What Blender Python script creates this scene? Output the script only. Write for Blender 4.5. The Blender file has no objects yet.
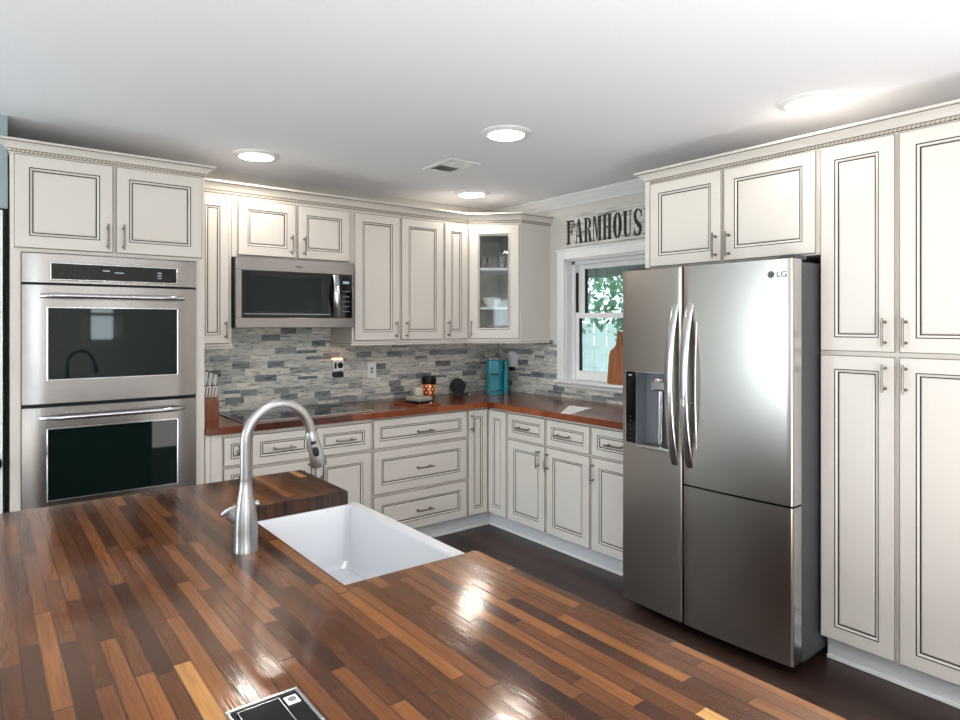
import bpy, bmesh, math, random
from mathutils import Vector, Matrix
random.seed(7)
PI = math.pi
S = bpy.context.scene
COL = S.collection

# ---------------------------------------------------------------- camera
cam_d = bpy.data.cameras.new('camera'); cam = bpy.data.objects.new('camera', cam_d); COL.objects.link(cam)
cam_d.sensor_width = 36; cam_d.lens = 24.0; cam_d.shift_y = -0.0375
cam_d.clip_start = 0.05
cam.location = (0, 0, 1.471); cam.rotation_euler = (PI/2, 0, math.radians(-38))
S.camera = cam

# ---------------------------------------------------------------- world, exposure
W = bpy.data.worlds.new('world'); S.world = W; W.use_nodes = True
wn = W.node_tree.nodes; wl = W.node_tree.links
bg = wn['Background']
sky = wn.new('ShaderNodeTexSky'); sky.sky_type = 'HOSEK_WILKIE'; sky.turbidity = 4.5; sky.ground_albedo = 0.5
sky.sun_direction = Vector((-0.5, -0.4, 0.75)).normalized()
mixw = wn.new('ShaderNodeMix'); mixw.data_type = 'RGBA'; mixw.inputs[0].default_value = 0.7
wl.new(sky.outputs[0], mixw.inputs[6]); mixw.inputs[7].default_value = (0.78, 0.9, 1.0, 1)
wl.new(mixw.outputs[2], bg.inputs[0]); bg.inputs[1].default_value = 4.0
S.view_settings.view_transform = 'Standard'; S.view_settings.look = 'None'
S.view_settings.gamma = 1; S.view_settings.use_curve_mapping = False
S.view_settings.exposure = 0.06
def area_light(loc, rot, sx, sy, power, col=(0.86, 0.94, 1.0), name='daylight'):
    l = bpy.data.lights.new(name, 'AREA'); l.shape = 'RECTANGLE'; l.size = sx; l.size_y = sy; l.energy = power; l.color = col
    o = bpy.data.objects.new(name, l); COL.objects.link(o); o.location = loc; o.rotation_euler = rot
area_light((-3.30, 2.93, 1.04), (0, -PI/2, 0), 2.04, 1.22, 100)                       # daylight at the patio door
area_light((-3.30, -1.90, 1.43), (0, -PI/2, 0), 1.13, 1.38, 42)                      # fill light, set as daylight at the added left window
area_light((-1.15, -3.70, 1.48), (PI/2, 0, 0), 1.08, 1.05, 38)                       # daylight at the rear windows; this first one is an added fill
area_light((1.39, -3.70, 1.61), (PI/2, 0, 0), .38, .80, 13)
area_light((-0.3, -1.2, 0.30), (PI, 0, 0), 4.4, 3.4, 255, (1, .985, .96), 'bounce_fill')   # added fill without a fixture, faces up to imitate ceiling bounce behind the viewer
LAMP = 52.0        # radiance of every ceiling lamp's diffuser

# ---------------------------------------------------------------- materials
MATS = {}
def srgb(r, g, b):
    f = lambda c: (c/255/12.92 if c/255 <= 0.04045 else ((c/255+0.055)/1.055)**2.4)
    return (f(r), f(g), f(b), 1)
def mat(name, col, rough=0.5, metal=0.0, spec=0.5, coat=0.0, emit=None, estr=0, noise=None, bump=None):
    m = bpy.data.materials.new(name); m.use_nodes = True; MATS[name] = m
    nt = m.node_tree; p = nt.nodes['Principled BSDF']
    p.inputs['Base Color'].default_value = col; p.inputs['Roughness'].default_value = rough
    p.inputs['Metallic'].default_value = metal; p.inputs['Specular IOR Level'].default_value = spec
    p.inputs['Coat Weight'].default_value = coat; p.inputs['Coat Roughness'].default_value = 0.08
    if emit: p.inputs['Emission Color'].default_value = emit; p.inputs['Emission Strength'].default_value = estr
    tc = nt.nodes.new('ShaderNodeTexCoord'); mp = nt.nodes.new('ShaderNodeMapping')
    nt.links.new(tc.outputs['Object'], mp.inputs[0])
    if noise:                                    # (scale xyz, detail, amount)
        mp.inputs['Scale'].default_value = noise[0]
        n = nt.nodes.new('ShaderNodeTexNoise'); n.inputs['Scale'].default_value = 1; n.inputs['Detail'].default_value = noise[1]
        nt.links.new(mp.outputs[0], n.inputs['Vector'])
        r = nt.nodes.new('ShaderNodeValToRGB'); k = noise[2]
        r.color_ramp.elements[0].position = 0.3; r.color_ramp.elements[1].position = 0.7
        r.color_ramp.elements[0].color = (col[0]*(1-k), col[1]*(1-k), col[2]*(1-k), 1)
        r.color_ramp.elements[1].color = (min(1, col[0]*(1+k)), min(1, col[1]*(1+k)), min(1, col[2]*(1+k)), 1)
        nt.links.new(n.outputs[0], r.inputs[0]); nt.links.new(r.outputs[0], p.inputs['Base Color'])
        if bump:
            b = nt.nodes.new('ShaderNodeBump'); b.inputs['Strength'].default_value = bump; b.inputs['Distance'].default_value = 0.002
            nt.links.new(n.outputs[0], b.inputs['Height']); nt.links.new(b.outputs[0], p.inputs['Normal'])
    return m

class NG:                                         # small node-math helper
    def __init__(s, m): s.nt = m.node_tree; s.p = s.nt.nodes['Principled BSDF']
    def n(s, t, **k):
        o = s.nt.nodes.new(t)
        for a, b in k.items(): setattr(o, a, b)
        return o
    def link(s, a, b): s.nt.links.new(a, b)
    def m(s, op, a, b=None, c=None):
        o = s.n('ShaderNodeMath', operation=op)
        for i, v in enumerate((a, b, c)):
            if v is None: continue
            if isinstance(v, (int, float)): o.inputs[i].default_value = v
            else: s.link(v, o.inputs[i])
        return o.outputs[0]
    def comb(s, x, y, z=0):
        o = s.n('ShaderNodeCombineXYZ')
        for i, v in enumerate((x, y, z)):
            if isinstance(v, (int, float)): o.inputs[i].default_value = v
            else: s.link(v, o.inputs[i])
        return o.outputs[0]
    def white(s, v):
        o = s.n('ShaderNodeTexWhiteNoise', noise_dimensions='3D'); s.link(v, o.inputs['Vector']); return o
    def noise(s, v, sc, det=3, rough=0.5):
        o = s.n('ShaderNodeTexNoise'); s.link(v, o.inputs['Vector']); o.inputs['Scale'].default_value = sc
        o.inputs['Detail'].default_value = det; o.inputs['Roughness'].default_value = rough; return o.outputs[0]
    def ramp(s, f, stops, interp='LINEAR'):
        o = s.n('ShaderNodeValToRGB'); cr = o.color_ramp; cr.interpolation = interp
        while len(cr.elements) < len(stops): cr.elements.new(0.5)
        for e, (p, c) in zip(cr.elements, stops): e.position = p; e.color = c
        s.link(f, o.inputs[0]); return o.outputs[0]
    def mix(s, f, a, b, bt='MIX'):
        o = s.n('ShaderNodeMix', data_type='RGBA', blend_type=bt)
        for i, v in ((0, f), (6, a), (7, b)):
            if isinstance(v, (int, float)): o.inputs[i].default_value = v
            elif isinstance(v, tuple): o.inputs[i].default_value = v
            else: s.link(v, o.inputs[i])
        return o.outputs[2]

def stave_wood(name, along, width, length, stops, rough=0.18, bumpk=0.3, gap=0.0016, grain=1.0):
    """staves laid side by side, each with its own tone; 'along' is the axis the staves run on"""
    m = mat(name, (0.2, 0.08, 0.04, 1), rough); g = NG(m)
    tc = g.n('ShaderNodeTexCoord'); sp = g.n('ShaderNodeSeparateXYZ'); g.link(tc.outputs['Object'], sp.inputs[0])
    x, y, z = sp.outputs
    if along == 'Y': L, A = y, x
    else: L, A = x, y
    rowf = g.m('DIVIDE', A, width); row = g.m('FLOOR', rowf)
    off = g.white(g.comb(row, 3.3, 7.1)).outputs['Value']
    ln = g.m('MULTIPLY_ADD', g.white(g.comb(row, 9.3, 2.1)).outputs['Value'], length*0.6, length*0.7)
    colf = g.m('ADD', g.m('DIVIDE', L, ln), g.m('MULTIPLY', off, 13.0)); col = g.m('FLOOR', colf)
    idv = g.comb(row, col, 0.5); rnd = g.white(idv)
    base = g.ramp(rnd.outputs['Value'], stops)
    gv = g.comb(g.m('ADD', g.m('MULTIPLY', A, 60*grain), g.m('MULTIPLY', rnd.outputs['Value'], 50)), g.m('MULTIPLY', L, 4.0), 0.0)
    gr = g.noise(gv, 1.0, 5, 0.62)
    gv2 = g.comb(g.m('ADD', g.m('MULTIPLY', A, 260*grain), g.m('MULTIPLY', rnd.outputs['Value'], 90)), g.m('MULTIPLY', L, 9.0), 4.0)
    gr2 = g.noise(gv2, 1.0, 3, 0.6)
    tone = g.ramp(gr, [(0.28, (0.66, 0.64, 0.62, 1)), (0.5, (0.97, 0.97, 0.97, 1)), (0.74, (1.16, 1.16, 1.16, 1))])
    c = g.mix(0.75, base, tone, 'MULTIPLY')
    tone2 = g.ramp(gr2, [(0.35, (0.65, 0.65, 0.65, 1)), (0.6, (1.1, 1.1, 1.1, 1))])
    c = g.mix(0.6, c, tone2, 'MULTIPLY')
    big = g.ramp(g.noise(g.comb(g.m('MULTIPLY', A, 7.0), g.m('MULTIPLY', L, 1.6), 2.0), 1.0, 3), [(0.35, (0.74, 0.70, 0.66, 1)), (0.65, (1.18, 1.18, 1.16, 1))])
    c = g.mix(0.8, c, big, 'MULTIPLY')
    fr = g.m('FRACT', rowf); e1 = g.m('MINIMUM', fr, g.m('SUBTRACT', 1.0, fr))
    fc = g.m('FRACT', colf); e2 = g.m('MULTIPLY', g.m('MINIMUM', fc, g.m('SUBTRACT', 1.0, fc)), length/width)
    seam = g.m('LESS_THAN', g.m('MINIMUM', e1, e2), gap/width)
    c = g.mix(g.m('MULTIPLY', seam, 0.55), c, (0.02, 0.008, 0.004, 1))
    g.link(c, g.p.inputs['Base Color'])
    b = g.n('ShaderNodeBump'); b.inputs['Strength'].default_value = bumpk; b.inputs['Distance'].default_value = 0.0012
    wav = g.noise(g.comb(g.m('MULTIPLY', A, 34.0), g.m('MULTIPLY', L, 9.0), 0.0), 1.0, 3)
    h = g.m('ADD', g.m('MULTIPLY', gr2, 0.25), g.m('ADD', g.m('MULTIPLY', wav, 0.9), g.m('MULTIPLY', rnd.outputs['Value'], 0.25)))
    g.link(h, b.inputs['Height']); g.link(b.outputs[0], g.p.inputs['Normal']); g.link(b.outputs[0], g.p.inputs['Coat Normal'])
    rr = g.m('MULTIPLY_ADD', gr, 0.12, rough-0.08); g.link(rr, g.p.inputs['Roughness'])
    return m

walnut = [(0.0, srgb(58, 32, 18)), (0.15, srgb(76, 43, 23)), (0.4, srgb(95, 56, 30)), (0.7, srgb(112, 68, 36)), (0.93, srgb(130, 81, 43)), (0.975, srgb(138, 88, 47)), (0.983, srgb(186, 136, 80)), (1.0, srgb(204, 156, 96))]
M_island = stave_wood('walnut_staves', 'Y', 0.0275, 0.36, walnut, 0.14, 0.42)
M_iedge = stave_wood('walnut_end_grain', 'Y', 0.0275, 0.30, [(0, srgb(44, 26, 16)), (1, srgb(78, 48, 30))], 0.3, 0.2)
M_stain = mat('brown_stained_wood', srgb(92, 62, 44), 0.45, noise=((50, 50, 5), 3, 0.2))
dark_w = [(0.0, srgb(78, 34, 18)), (0.35, srgb(104, 48, 26)), (0.75, srgb(130, 64, 35)), (1.0, srgb(152, 82, 46))]
M_cx = stave_wood('counter_wood_x', 'X', 0.045, 0.5, dark_w, 0.2, 0.2)
M_cy = stave_wood('counter_wood_y', 'Y', 0.045, 0.5, dark_w, 0.2, 0.2)
M_floor = stave_wood('floor_boards', 'Y', 0.11, 1.2, [(0.0, srgb(44, 30, 27)), (0.5, srgb(56, 39, 33)), (1.0, srgb(70, 48, 40))], 0.38, 0.15)

M_cream = mat('cream_paint', srgb(217, 211, 204), 0.42, noise=((1.3, 1.3, 1.3), 2, 0.02))
M_glaze = mat('brown_glaze', srgb(52, 45, 40), 0.55)
M_rope = mat('rope_bead_paint', srgb(168, 156, 140), 0.5)
M_glaze_s = mat('soft_glaze', srgb(120, 108, 96), 0.5)
M_toe = mat('toe_kick_paint', srgb(214, 216, 220), 0.5)
M_in = mat('cabinet_inside', srgb(150, 146, 138), 0.6)
M_wall = mat('wall_paint', srgb(212, 208, 201), 0.8, noise=((3, 3, 3), 3, 0.012))
M_wallt = mat('grey_green_wall', srgb(150, 166, 168), 0.8)
M_ceil = mat('ceiling_paint', srgb(242, 243, 248), 0.9, noise=((90, 90, 90), 3, 0.015), bump=0.15)
M_white = mat('white_trim', srgb(238, 238, 238), 0.4)
M_plastic = mat('white_plastic', srgb(240, 240, 240), 0.35)
M_sink = mat('white_fireclay', srgb(208, 212, 218), 0.14, coat=0.6)
M_black = mat('black_plastic', srgb(18, 18, 19), 0.35)
M_rubber = mat('black_gasket', srgb(10, 10, 10), 0.7)
M_grey = mat('grey_body', srgb(66, 67, 70), 0.45, noise=((120, 120, 120), 2, 0.05))
M_nickel = mat('satin_nickel', srgb(138, 132, 125), 0.3, 1.0)
M_chrome = mat('brushed_nickel', srgb(172, 172, 173), 0.30, 1.0)
M_steelb = mat('bright_steel', srgb(205, 205, 206), 0.22, 1.0)
M_print = mat('pale_print', srgb(170, 176, 180), 0.5)
M_lamp = mat('lamp_diffuser', srgb(255, 252, 246), 0.5, emit=(1.0, 0.93, 0.83, 1), estr=LAMP)
M_teal = mat('teal_plastic', srgb(14, 142, 160), 0.28, coat=0.3)
M_teald = mat('dark_teal_plastic', srgb(8, 92, 108), 0.3)
M_copper = mat('copper', srgb(206, 128, 92), 0.3, 1.0)
M_glow = mat('warm_glow', srgb(255, 190, 140), 0.5, emit=(1.0, 0.55, 0.3, 1), estr=2.2)
M_fabric = mat('dark_fabric', srgb(42, 40, 42), 0.9, noise=((400, 400, 400), 2, 0.3))
M_paper = mat('white_paper', srgb(244, 246, 248), 0.6)
M_green = mat('teal_display', srgb(40, 60, 66), 0.3, emit=(0.6, 0.9, 1.0, 1), estr=0.4)
M_vent = mat('vent_enamel', srgb(232, 232, 230), 0.5)
M_ventd = mat('vent_backing', srgb(138, 138, 140), 0.8)
M_china = mat('white_china', srgb(240, 240, 236), 0.15)
M_sponge = mat('grey_felt', srgb(150, 150, 142), 0.9, noise=((200, 200, 200), 2, 0.15))
M_wax = mat('cream_wax', srgb(226, 214, 190), 0.5)
M_block = mat('red_brown_wood', srgb(126, 68, 44), 0.45, noise=((60, 60, 6), 4, 0.3))
M_boardw = mat('cutting_board_wood', srgb(150, 92, 58), 0.5, noise=((70, 70, 5), 4, 0.35))
M_letter = mat('black_letter_paint', srgb(30, 24, 22), 0.6)
M_bark = mat('bark', srgb(88, 80, 70), 0.9)
M_leaf = mat('leaf', srgb(70, 130, 95), 0.6, noise=((6, 6, 6), 2, 0.4))
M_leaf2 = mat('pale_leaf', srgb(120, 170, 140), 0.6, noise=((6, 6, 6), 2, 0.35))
M_lawn = mat('lawn', srgb(110, 140, 90), 0.9, noise=((4, 4, 4), 3, 0.3))
M_porch = mat('porch_paint', srgb(84, 100, 108), 0.7)
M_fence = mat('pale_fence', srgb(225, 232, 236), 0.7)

def steel(name, col, rough, vert=False, brush=0.04):
    m = mat(name, col, rough, 1.0); g = NG(m)
    tc = g.n('ShaderNodeTexCoord'); mp = g.n('ShaderNodeMapping'); g.link(tc.outputs['Object'], mp.inputs[0])
    mp.inputs['Scale'].default_value = (600, 600, 4) if vert else (14, 14, 1500)
    n = g.noise(mp.outputs[0], 1.0, 2)
    b = g.n('ShaderNodeBump'); b.inputs['Strength'].default_value = brush; b.inputs['Distance'].default_value = 0.0003
    g.link(n, b.inputs['Height'])
    mp2 = g.n('ShaderNodeMapping'); g.link(tc.outputs['Object'], mp2.inputs[0]); mp2.inputs['Scale'].default_value = (2.3, 2.3, 2.0)
    n2 = g.noise(mp2.outputs[0], 1.0, 1)
    b2 = g.n('ShaderNodeBump'); b2.inputs['Strength'].default_value = 0.12; b2.inputs['Distance'].default_value = 0.02
    g.link(n2, b2.inputs['Height']); g.link(b2.outputs[0], b.inputs['Normal'])
    g.link((b if brush > 0.01 else b2).outputs[0], g.p.inputs['Normal'])
    g.link(g.m('MULTIPLY_ADD', n, 0.05, rough-0.025), g.p.inputs['Roughness'])
    return m
M_steel = steel('stainless_steel', srgb(148, 144, 142), 0.26)
M_steelf = steel('fridge_stainless', srgb(186, 180, 174), 0.29, brush=0.0)
M_glassb = mat('black_glass', srgb(9, 11, 12), 0.04, spec=0.4)
M_glasso = mat('oven_glass', srgb(12, 27, 25), 0.03, spec=0.25)

def clear_glass(name, tint=(1, 1, 1, 1), k=0.10):
    m = bpy.data.materials.new(name); m.use_nodes = True; nt = m.node_tree
    nt.nodes.remove(nt.nodes['Principled BSDF']); out = nt.nodes['Material Output']
    t = nt.nodes.new('ShaderNodeBsdfTransparent'); t.inputs[0].default_value = tint
    g = nt.nodes.new('ShaderNodeBsdfGlossy'); g.inputs['Roughness'].default_value = 0.03
    f = nt.nodes.new('ShaderNodeFresnel'); f.inputs[0].default_value = 1.45
    mx = nt.nodes.new('ShaderNodeMixShader'); nt.links.new(f.outputs[0], mx.inputs[0])
    nt.links.new(t.outputs[0], mx.inputs[1]); nt.links.new(g.outputs[0], mx.inputs[2]); nt.links.new(mx.outputs[0], out.inputs[0])
    return m
M_pane = clear_glass('window_glass', (0.96, 0.99, 0.99, 1))
M_cabglass = clear_glass('cabinet_glass', (0.93, 0.95, 0.95, 1))

def tile_material(name, ax):
    m = mat(name, (0.5, 0.5, 0.5, 1), 0.28); g = NG(m)
    tc = g.n('ShaderNodeTexCoord'); sp = g.n('ShaderNodeSeparateXYZ'); g.link(tc.outputs['Object'], sp.inputs[0])
    L = sp.outputs[0 if ax == 'X' else 1]; Z = sp.outputs[2]
    rh = 0.0445
    rf = g.m('DIVIDE', Z, rh); r0 = g.m('FLOOR', rf)
    w = g.m('MULTIPLY_ADD', g.white(g.comb(r0, 1.7, 3.1)).outputs['Value'], 0.05, 0.105)
    off = g.m('MULTIPLY', g.white(g.comb(r0, 5.7, 8.1)).outputs['Value'], 9.0)
    cf = g.m('ADD', g.m('DIVIDE', L, w), off); c0 = g.m('FLOOR', cf)
    rnd = g.white(g.comb(r0, c0, 1.0)); v = rnd.outputs['Value']
    half = g.m('GREATER_THAN', g.white(g.comb(r0, c0, 5.0)).outputs['Value'], 0.72)      # some tiles split in two thin ones
    fr = g.m('FRACT', rf); sub = g.m('MULTIPLY', half, g.m('GREATER_THAN', fr, 0.5))
    v2 = g.white(g.comb(r0, c0, g.m('ADD', 1.0, g.m('MULTIPLY', sub, 6.0)))).outputs['Value']
    base = g.ramp(v2, [(0.0, srgb(112, 115, 119)), (0.08, srgb(128, 131, 134)), (0.18, srgb(160, 161, 160)), (0.32, srgb(190, 190, 185)), (0.6, srgb(212, 210, 202)), (1.0, srgb(230, 226, 214))])
    nv = g.comb(g.m('ADD', g.m('MULTIPLY', L, 13.0), g.m('MULTIPLY', v2, 40.0)), g.m('ADD', g.m('MULTIPLY', Z, 85.0), g.m('MULTIPLY', v2, 20.0)), g.m('MULTIPLY', v2, 7.0))
    st = g.noise(nv, 1.0, 4, 0.65)
    tone = g.ramp(st, [(0.33, (0.22, 0.23, 0.25, 1)), (0.42, (0.66, 0.67, 0.69, 1)), (0.52, (1.0, 1.0, 1.0, 1)), (0.75, (1.16, 1.15, 1.12, 1))])
    c = g.mix(0.9, base, tone, 'MULTIPLY')
    e1 = g.m('MULTIPLY', g.m('MINIMUM', fr, g.m('SUBTRACT', 1.0, fr)), rh)
    eh = g.m('ADD', g.m('MULTIPLY', g.m('ABSOLUTE', g.m('SUBTRACT', fr, 0.5)), rh), g.m('MULTIPLY', g.m('SUBTRACT', 1.0, half), 1.0))
    fc = g.m('FRACT', cf); e2 = g.m('MULTIPLY', g.m('MINIMUM', fc, g.m('SUBTRACT', 1.0, fc)), w)
    ed = g.m('MINIMUM', g.m('MINIMUM', e1, e2), eh)
    grout = g.m('LESS_THAN', ed, 0.0013)
    c = g.mix(grout, c, srgb(192, 192, 186))
    g.link(c, g.p.inputs['Base Color'])
    b = g.n('ShaderNodeBump'); b.inputs['Strength'].default_value = 0.6; b.inputs['Distance'].default_value = 0.001
    g.link(g.m('SUBTRACT', g.m('MULTIPLY', st, 0.3), grout), b.inputs['Height']); g.link(b.outputs[0], g.p.inputs['Normal'])
    g.link(g.m('MULTIPLY_ADD', st, 0.3, 0.15), g.p.inputs['Roughness'])
    return m
M_tx = tile_material('stone_mosaic_x', 'X'); M_ty = tile_material('stone_mosaic_y', 'Y')

def weathered():
    m = mat('whitewashed_board', srgb(206, 202, 196), 0.8); g = NG(m)
    tc = g.n('ShaderNodeTexCoord'); mp = g.n('ShaderNodeMapping'); g.link(tc.outputs['Object'], mp.inputs[0])
    mp.inputs['Scale'].default_value = (4, 4, 45)
    n = g.noise(mp.outputs[0], 1.0, 4, 0.6)
    g.link(g.ramp(n, [(0.33, srgb(110, 104, 100)), (0.42, srgb(186, 182, 176)), (0.6, srgb(222, 220, 216))]), g.p.inputs['Base Color'])
    return m
M_sign = weathered()

# ---------------------------------------------------------------- geometry helpers
class MB:
    """collects geometry with one material slot per material into one mesh"""
    def __init__(s): s.bm = bmesh.new(); s.mats = []
    def mi(s, m):
        if m not in s.mats: s.mats.append(m)
        return s.mats.index(m)
    def quad(s, pts, m, smooth=False):
        f = s.bm.faces.new([s.bm.verts.new(p) for p in pts]); f.material_index = s.mi(m); f.smooth = smooth; return f
    def box(s, x0, x1, y0, y1, z0, z1, m, bev=0.0, seg=1):
        r = bmesh.ops.create_cube(s.bm, size=1.0)
        vs = r['verts']
        bmesh.ops.transform(s.bm, matrix=Matrix.Translation(((x0+x1)/2, (y0+y1)/2, (z0+z1)/2)) @ Matrix.Diagonal((abs(x1-x0), abs(y1-y0), abs(z1-z0), 1)), verts=vs)
        fs = set(f for v in vs for f in v.link_faces); k = s.mi(m)
        for f in fs: f.material_index = k
        if bev > 0:
            es = list(set(e for v in vs for e in v.link_edges))
            rr = bmesh.ops.bevel(s.bm, geom=es, offset=bev, segments=seg, affect='EDGES', profile=0.5, material=k)
            if seg > 1:
                for f in rr['faces']: f.smooth = True
        return s
    def tube(s, pts, r, m, n=12, caps=True, smooth=True, sq=None):
        """swept tube; r number or list; sq=(a,b) for an elliptical section"""
        pts = [Vector(p) for p in pts]; k = s.mi(m); rings = []
        up = Vector((0, 0, 1)); prev = None
        for i, p in enumerate(pts):
            t = (pts[min(i+1, len(pts)-1)] - pts[max(i-1, 0)]).normalized()
            if prev is None:
                a = t.cross(up)
                if a.length < 1e-3: a = Vector((1, 0, 0)) - t*t.x
                a.normalize()
            else: a = (prev - t*prev.dot(t)).normalized()
            prev = a; b = t.cross(a); rr = r[i] if isinstance(r, (list, tuple)) else r
            sa, sb = sq if sq else (1, 1)
            rings.append([s.bm.verts.new(p + a*math.cos(q)*rr*sa + b*math.sin(q)*rr*sb) for q in [2*PI*j/n for j in range(n)]])
        for a, b in zip(rings, rings[1:]):
            for j in range(n):
                f = s.bm.faces.new((a[j], a[(j+1) % n], b[(j+1) % n], b[j])); f.material_index = k; f.smooth = smooth
        if caps:
            for ring in (rings[0][::-1], rings[-1]):
                f = s.bm.faces.new(ring); f.material_index = k
        return s
    def lathe(s, prof, m, n=24, c=(0, 0, 0), axis='Z', smooth=True):
        """prof list of (r, h) or (r, h, material); axis Z, X or Y"""
        def P(r, h, q):
            a, b = r*math.cos(q), r*math.sin(q)
            v = {'Z': (a, b, h), 'X': (h, a, b), 'Y': (b, h, a)}[axis]
            return (v[0]+c[0], v[1]+c[1], v[2]+c[2])
        rings = []
        for e in prof:
            if e[0] < 1e-6: rings.append([s.bm.verts.new(P(0, e[1], 0))])
            else: rings.append([s.bm.verts.new(P(e[0], e[1], 2*PI*j/n)) for j in range(n)])
        for i, (a, b) in enumerate(zip(rings, rings[1:])):
            mm = prof[i+1][2] if len(prof[i+1]) > 2 else m; k = s.mi(mm)
            for j in range(n):
                j2 = (j+1) % n
                if len(a) == 1 and len(b) == 1: continue
                if len(a) == 1: vs = (a[0], b[j2], b[j])
                elif len(b) == 1: vs = (a[j], a[j2], b[0])
                else: vs = (a[j], a[j2], b[j2], b[j])
                f = s.bm.faces.new(vs); f.material_index = k; f.smooth = smooth
        return s
    def prism(s, poly, z0, z1, m, axis='Z', mtop=None):
        """extrude polygon (list of 2D) ; axis Z -> (x,y) ; axis Y -> (x,z) ; axis X -> (y,z)"""
        def P(p, h): return {'Z': (p[0], p[1], h), 'Y': (p[0], h, p[1]), 'X': (h, p[0], p[1])}[axis]
        a = [s.bm.verts.new(P(p, z0)) for p in poly]; b = [s.bm.verts.new(P(p, z1)) for p in poly]; k = s.mi(m)
        n = len(poly)
        for i in range(n):
            f = s.bm.faces.new((a[i], a[(i+1) % n], b[(i+1) % n], b[i])); f.material_index = k
        f = s.bm.faces.new(a[::-1]); f.material_index = k
        f = s.bm.faces.new(b); f.material_index = s.mi(mtop) if mtop else k
        return s
    def sweep(s, path, prof, flip=False):
        """mouldings: path = plan points (x,y); prof = [(out, z, material of the face that ends here)]; out is to the right of travel"""
        n = len(path); P = [Vector(p) for p in path]; offs = []
        for i in range(n):
            d1 = (P[i]-P[i-1]).normalized() if i > 0 else (P[1]-P[0]).normalized()
            d2 = (P[i+1]-P[i]).normalized() if i < n-1 else d1
            n1 = Vector((d1.y, -d1.x)); n2 = Vector((d2.y, -d2.x)); b = (n1+n2)
            b.normalize(); offs.append(b / max(0.3, b.dot(n1)))
        rows = [[s.bm.verts.new((P[i].x+offs[i].x*o[0], P[i].y+offs[i].y*o[0], o[1])) for i in range(n)] for o in prof]
        for j in range(len(prof)-1):
            k = s.mi(prof[j+1][2])
            for i in range(n-1):
                f = s.bm.faces.new((rows[j][i], rows[j][i+1], rows[j+1][i+1], rows[j+1][i])); f.material_index = k
        for i in (0, n-1):
            f = s.bm.faces.new([r[i] for r in rows]); f.material_index = s.mi(prof[1][2])
        k = s.mi(prof[1][2])
        for i in range(n-1):
            f = s.bm.faces.new((rows[-1][i], rows[-1][i+1], rows[0][i+1], rows[0][i])); f.material_index = k
        return s
    def xf(s, M): bmesh.ops.transform(s.bm, matrix=M, verts=s.bm.verts[:]); return s
    def build(s, name, parent=None, label=None, off=None):
        bmesh.ops.recalc_face_normals(s.bm, faces=s.bm.faces[:])
        for e in s.bm.edges:
            if len(e.link_faces) == 2 and e.calc_face_angle(0) > 0.6: e.smooth = False
        if off is not None: bmesh.ops.translate(s.bm, verts=s.bm.verts[:], vec=Vector(off)*-1)
        me = bpy.data.meshes.new(name); s.bm.to_mesh(me); s.bm.free()
        for m in s.mats: me.materials.append(m)
        o = bpy.data.objects.new(name, me); COL.objects.link(o)
        if parent is not None: o.parent = parent
        if label: o['label'] = label
        return o

def thing(name, label, cat, loc=(0, 0, 0), rz=0.0, group=None):
    o = bpy.data.objects.new(name, None); COL.objects.link(o); o.empty_display_size = 0.05
    o.location = loc; o.rotation_euler = (0, 0, rz); o['label'] = label; o['category'] = cat
    if group: o['group'] = group
    return o
def tag(o, label, cat, group=None):
    o['label'] = label; o['category'] = cat
    if group: o['group'] = group
    return o
def single(mb, name, base, label, cat, group=None, rz=0.0):
    """a thing that is one mesh authored in world coordinates; its origin goes to base"""
    o = mb.build(name, off=base); o.location = base
    return tag(o, label, cat, group)
def struct(mb, name, parent=None):
    o = mb.build(name, parent)
    if parent is None: o['kind'] = 'structure'
    return o
def box(name, *a, **k): return struct(MB().box(*a, **k), name)

BACK, RIGHT, DIAG = 0.0, -PI/2, -PI/4

# ---------------------------------------------------------------- setting
CE = 2.43; XR = 3.49; YB = 4.20; XL = -3.0; YF = -3.4
box('floor', XL-.2, XR+.2, YF-.2, YB+.2, -0.1, 0.0, M_floor)
box('ceiling', XL-.2, XR+.2, YF-.2, YB+.2, CE, CE+.1, M_ceil)
box('wall_back', 0.10, XR+.15, YB, YB+.15, 0, CE, M_wall)
# left part of the back: doorway beside the ovens
w = MB(); w.box(XL, -0.86, 3.66, 3.76, 0, CE, M_wallt); w.box(-0.86, 0.10, 3.66, 3.76, 2.14, CE, M_wallt)
w.box(-0.95, -0.86, 3.76, 4.3, 0, CE, M_wallt); w.box(-0.95, 0.10, 4.2, 4.3, 0, CE, M_wallt); struct(w, 'wall_back_left')
# right wall with the window opening
WY0, WY1, WZ0, WZ1 = 2.49, 3.418, 1.05, 1.955
w = MB(); w.box(XR, XR+.16, WY1, YB, 0, CE, M_wall); w.box(XR, XR+.16, YF, WY0, 0, CE, M_wall)
w.box(XR, XR+.16, WY0, WY1, 0, WZ0-.02, M_wall); w.box(XR, XR+.16, WY0, WY1, WZ1, CE, M_wall); struct(w, 'wall_right')
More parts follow.
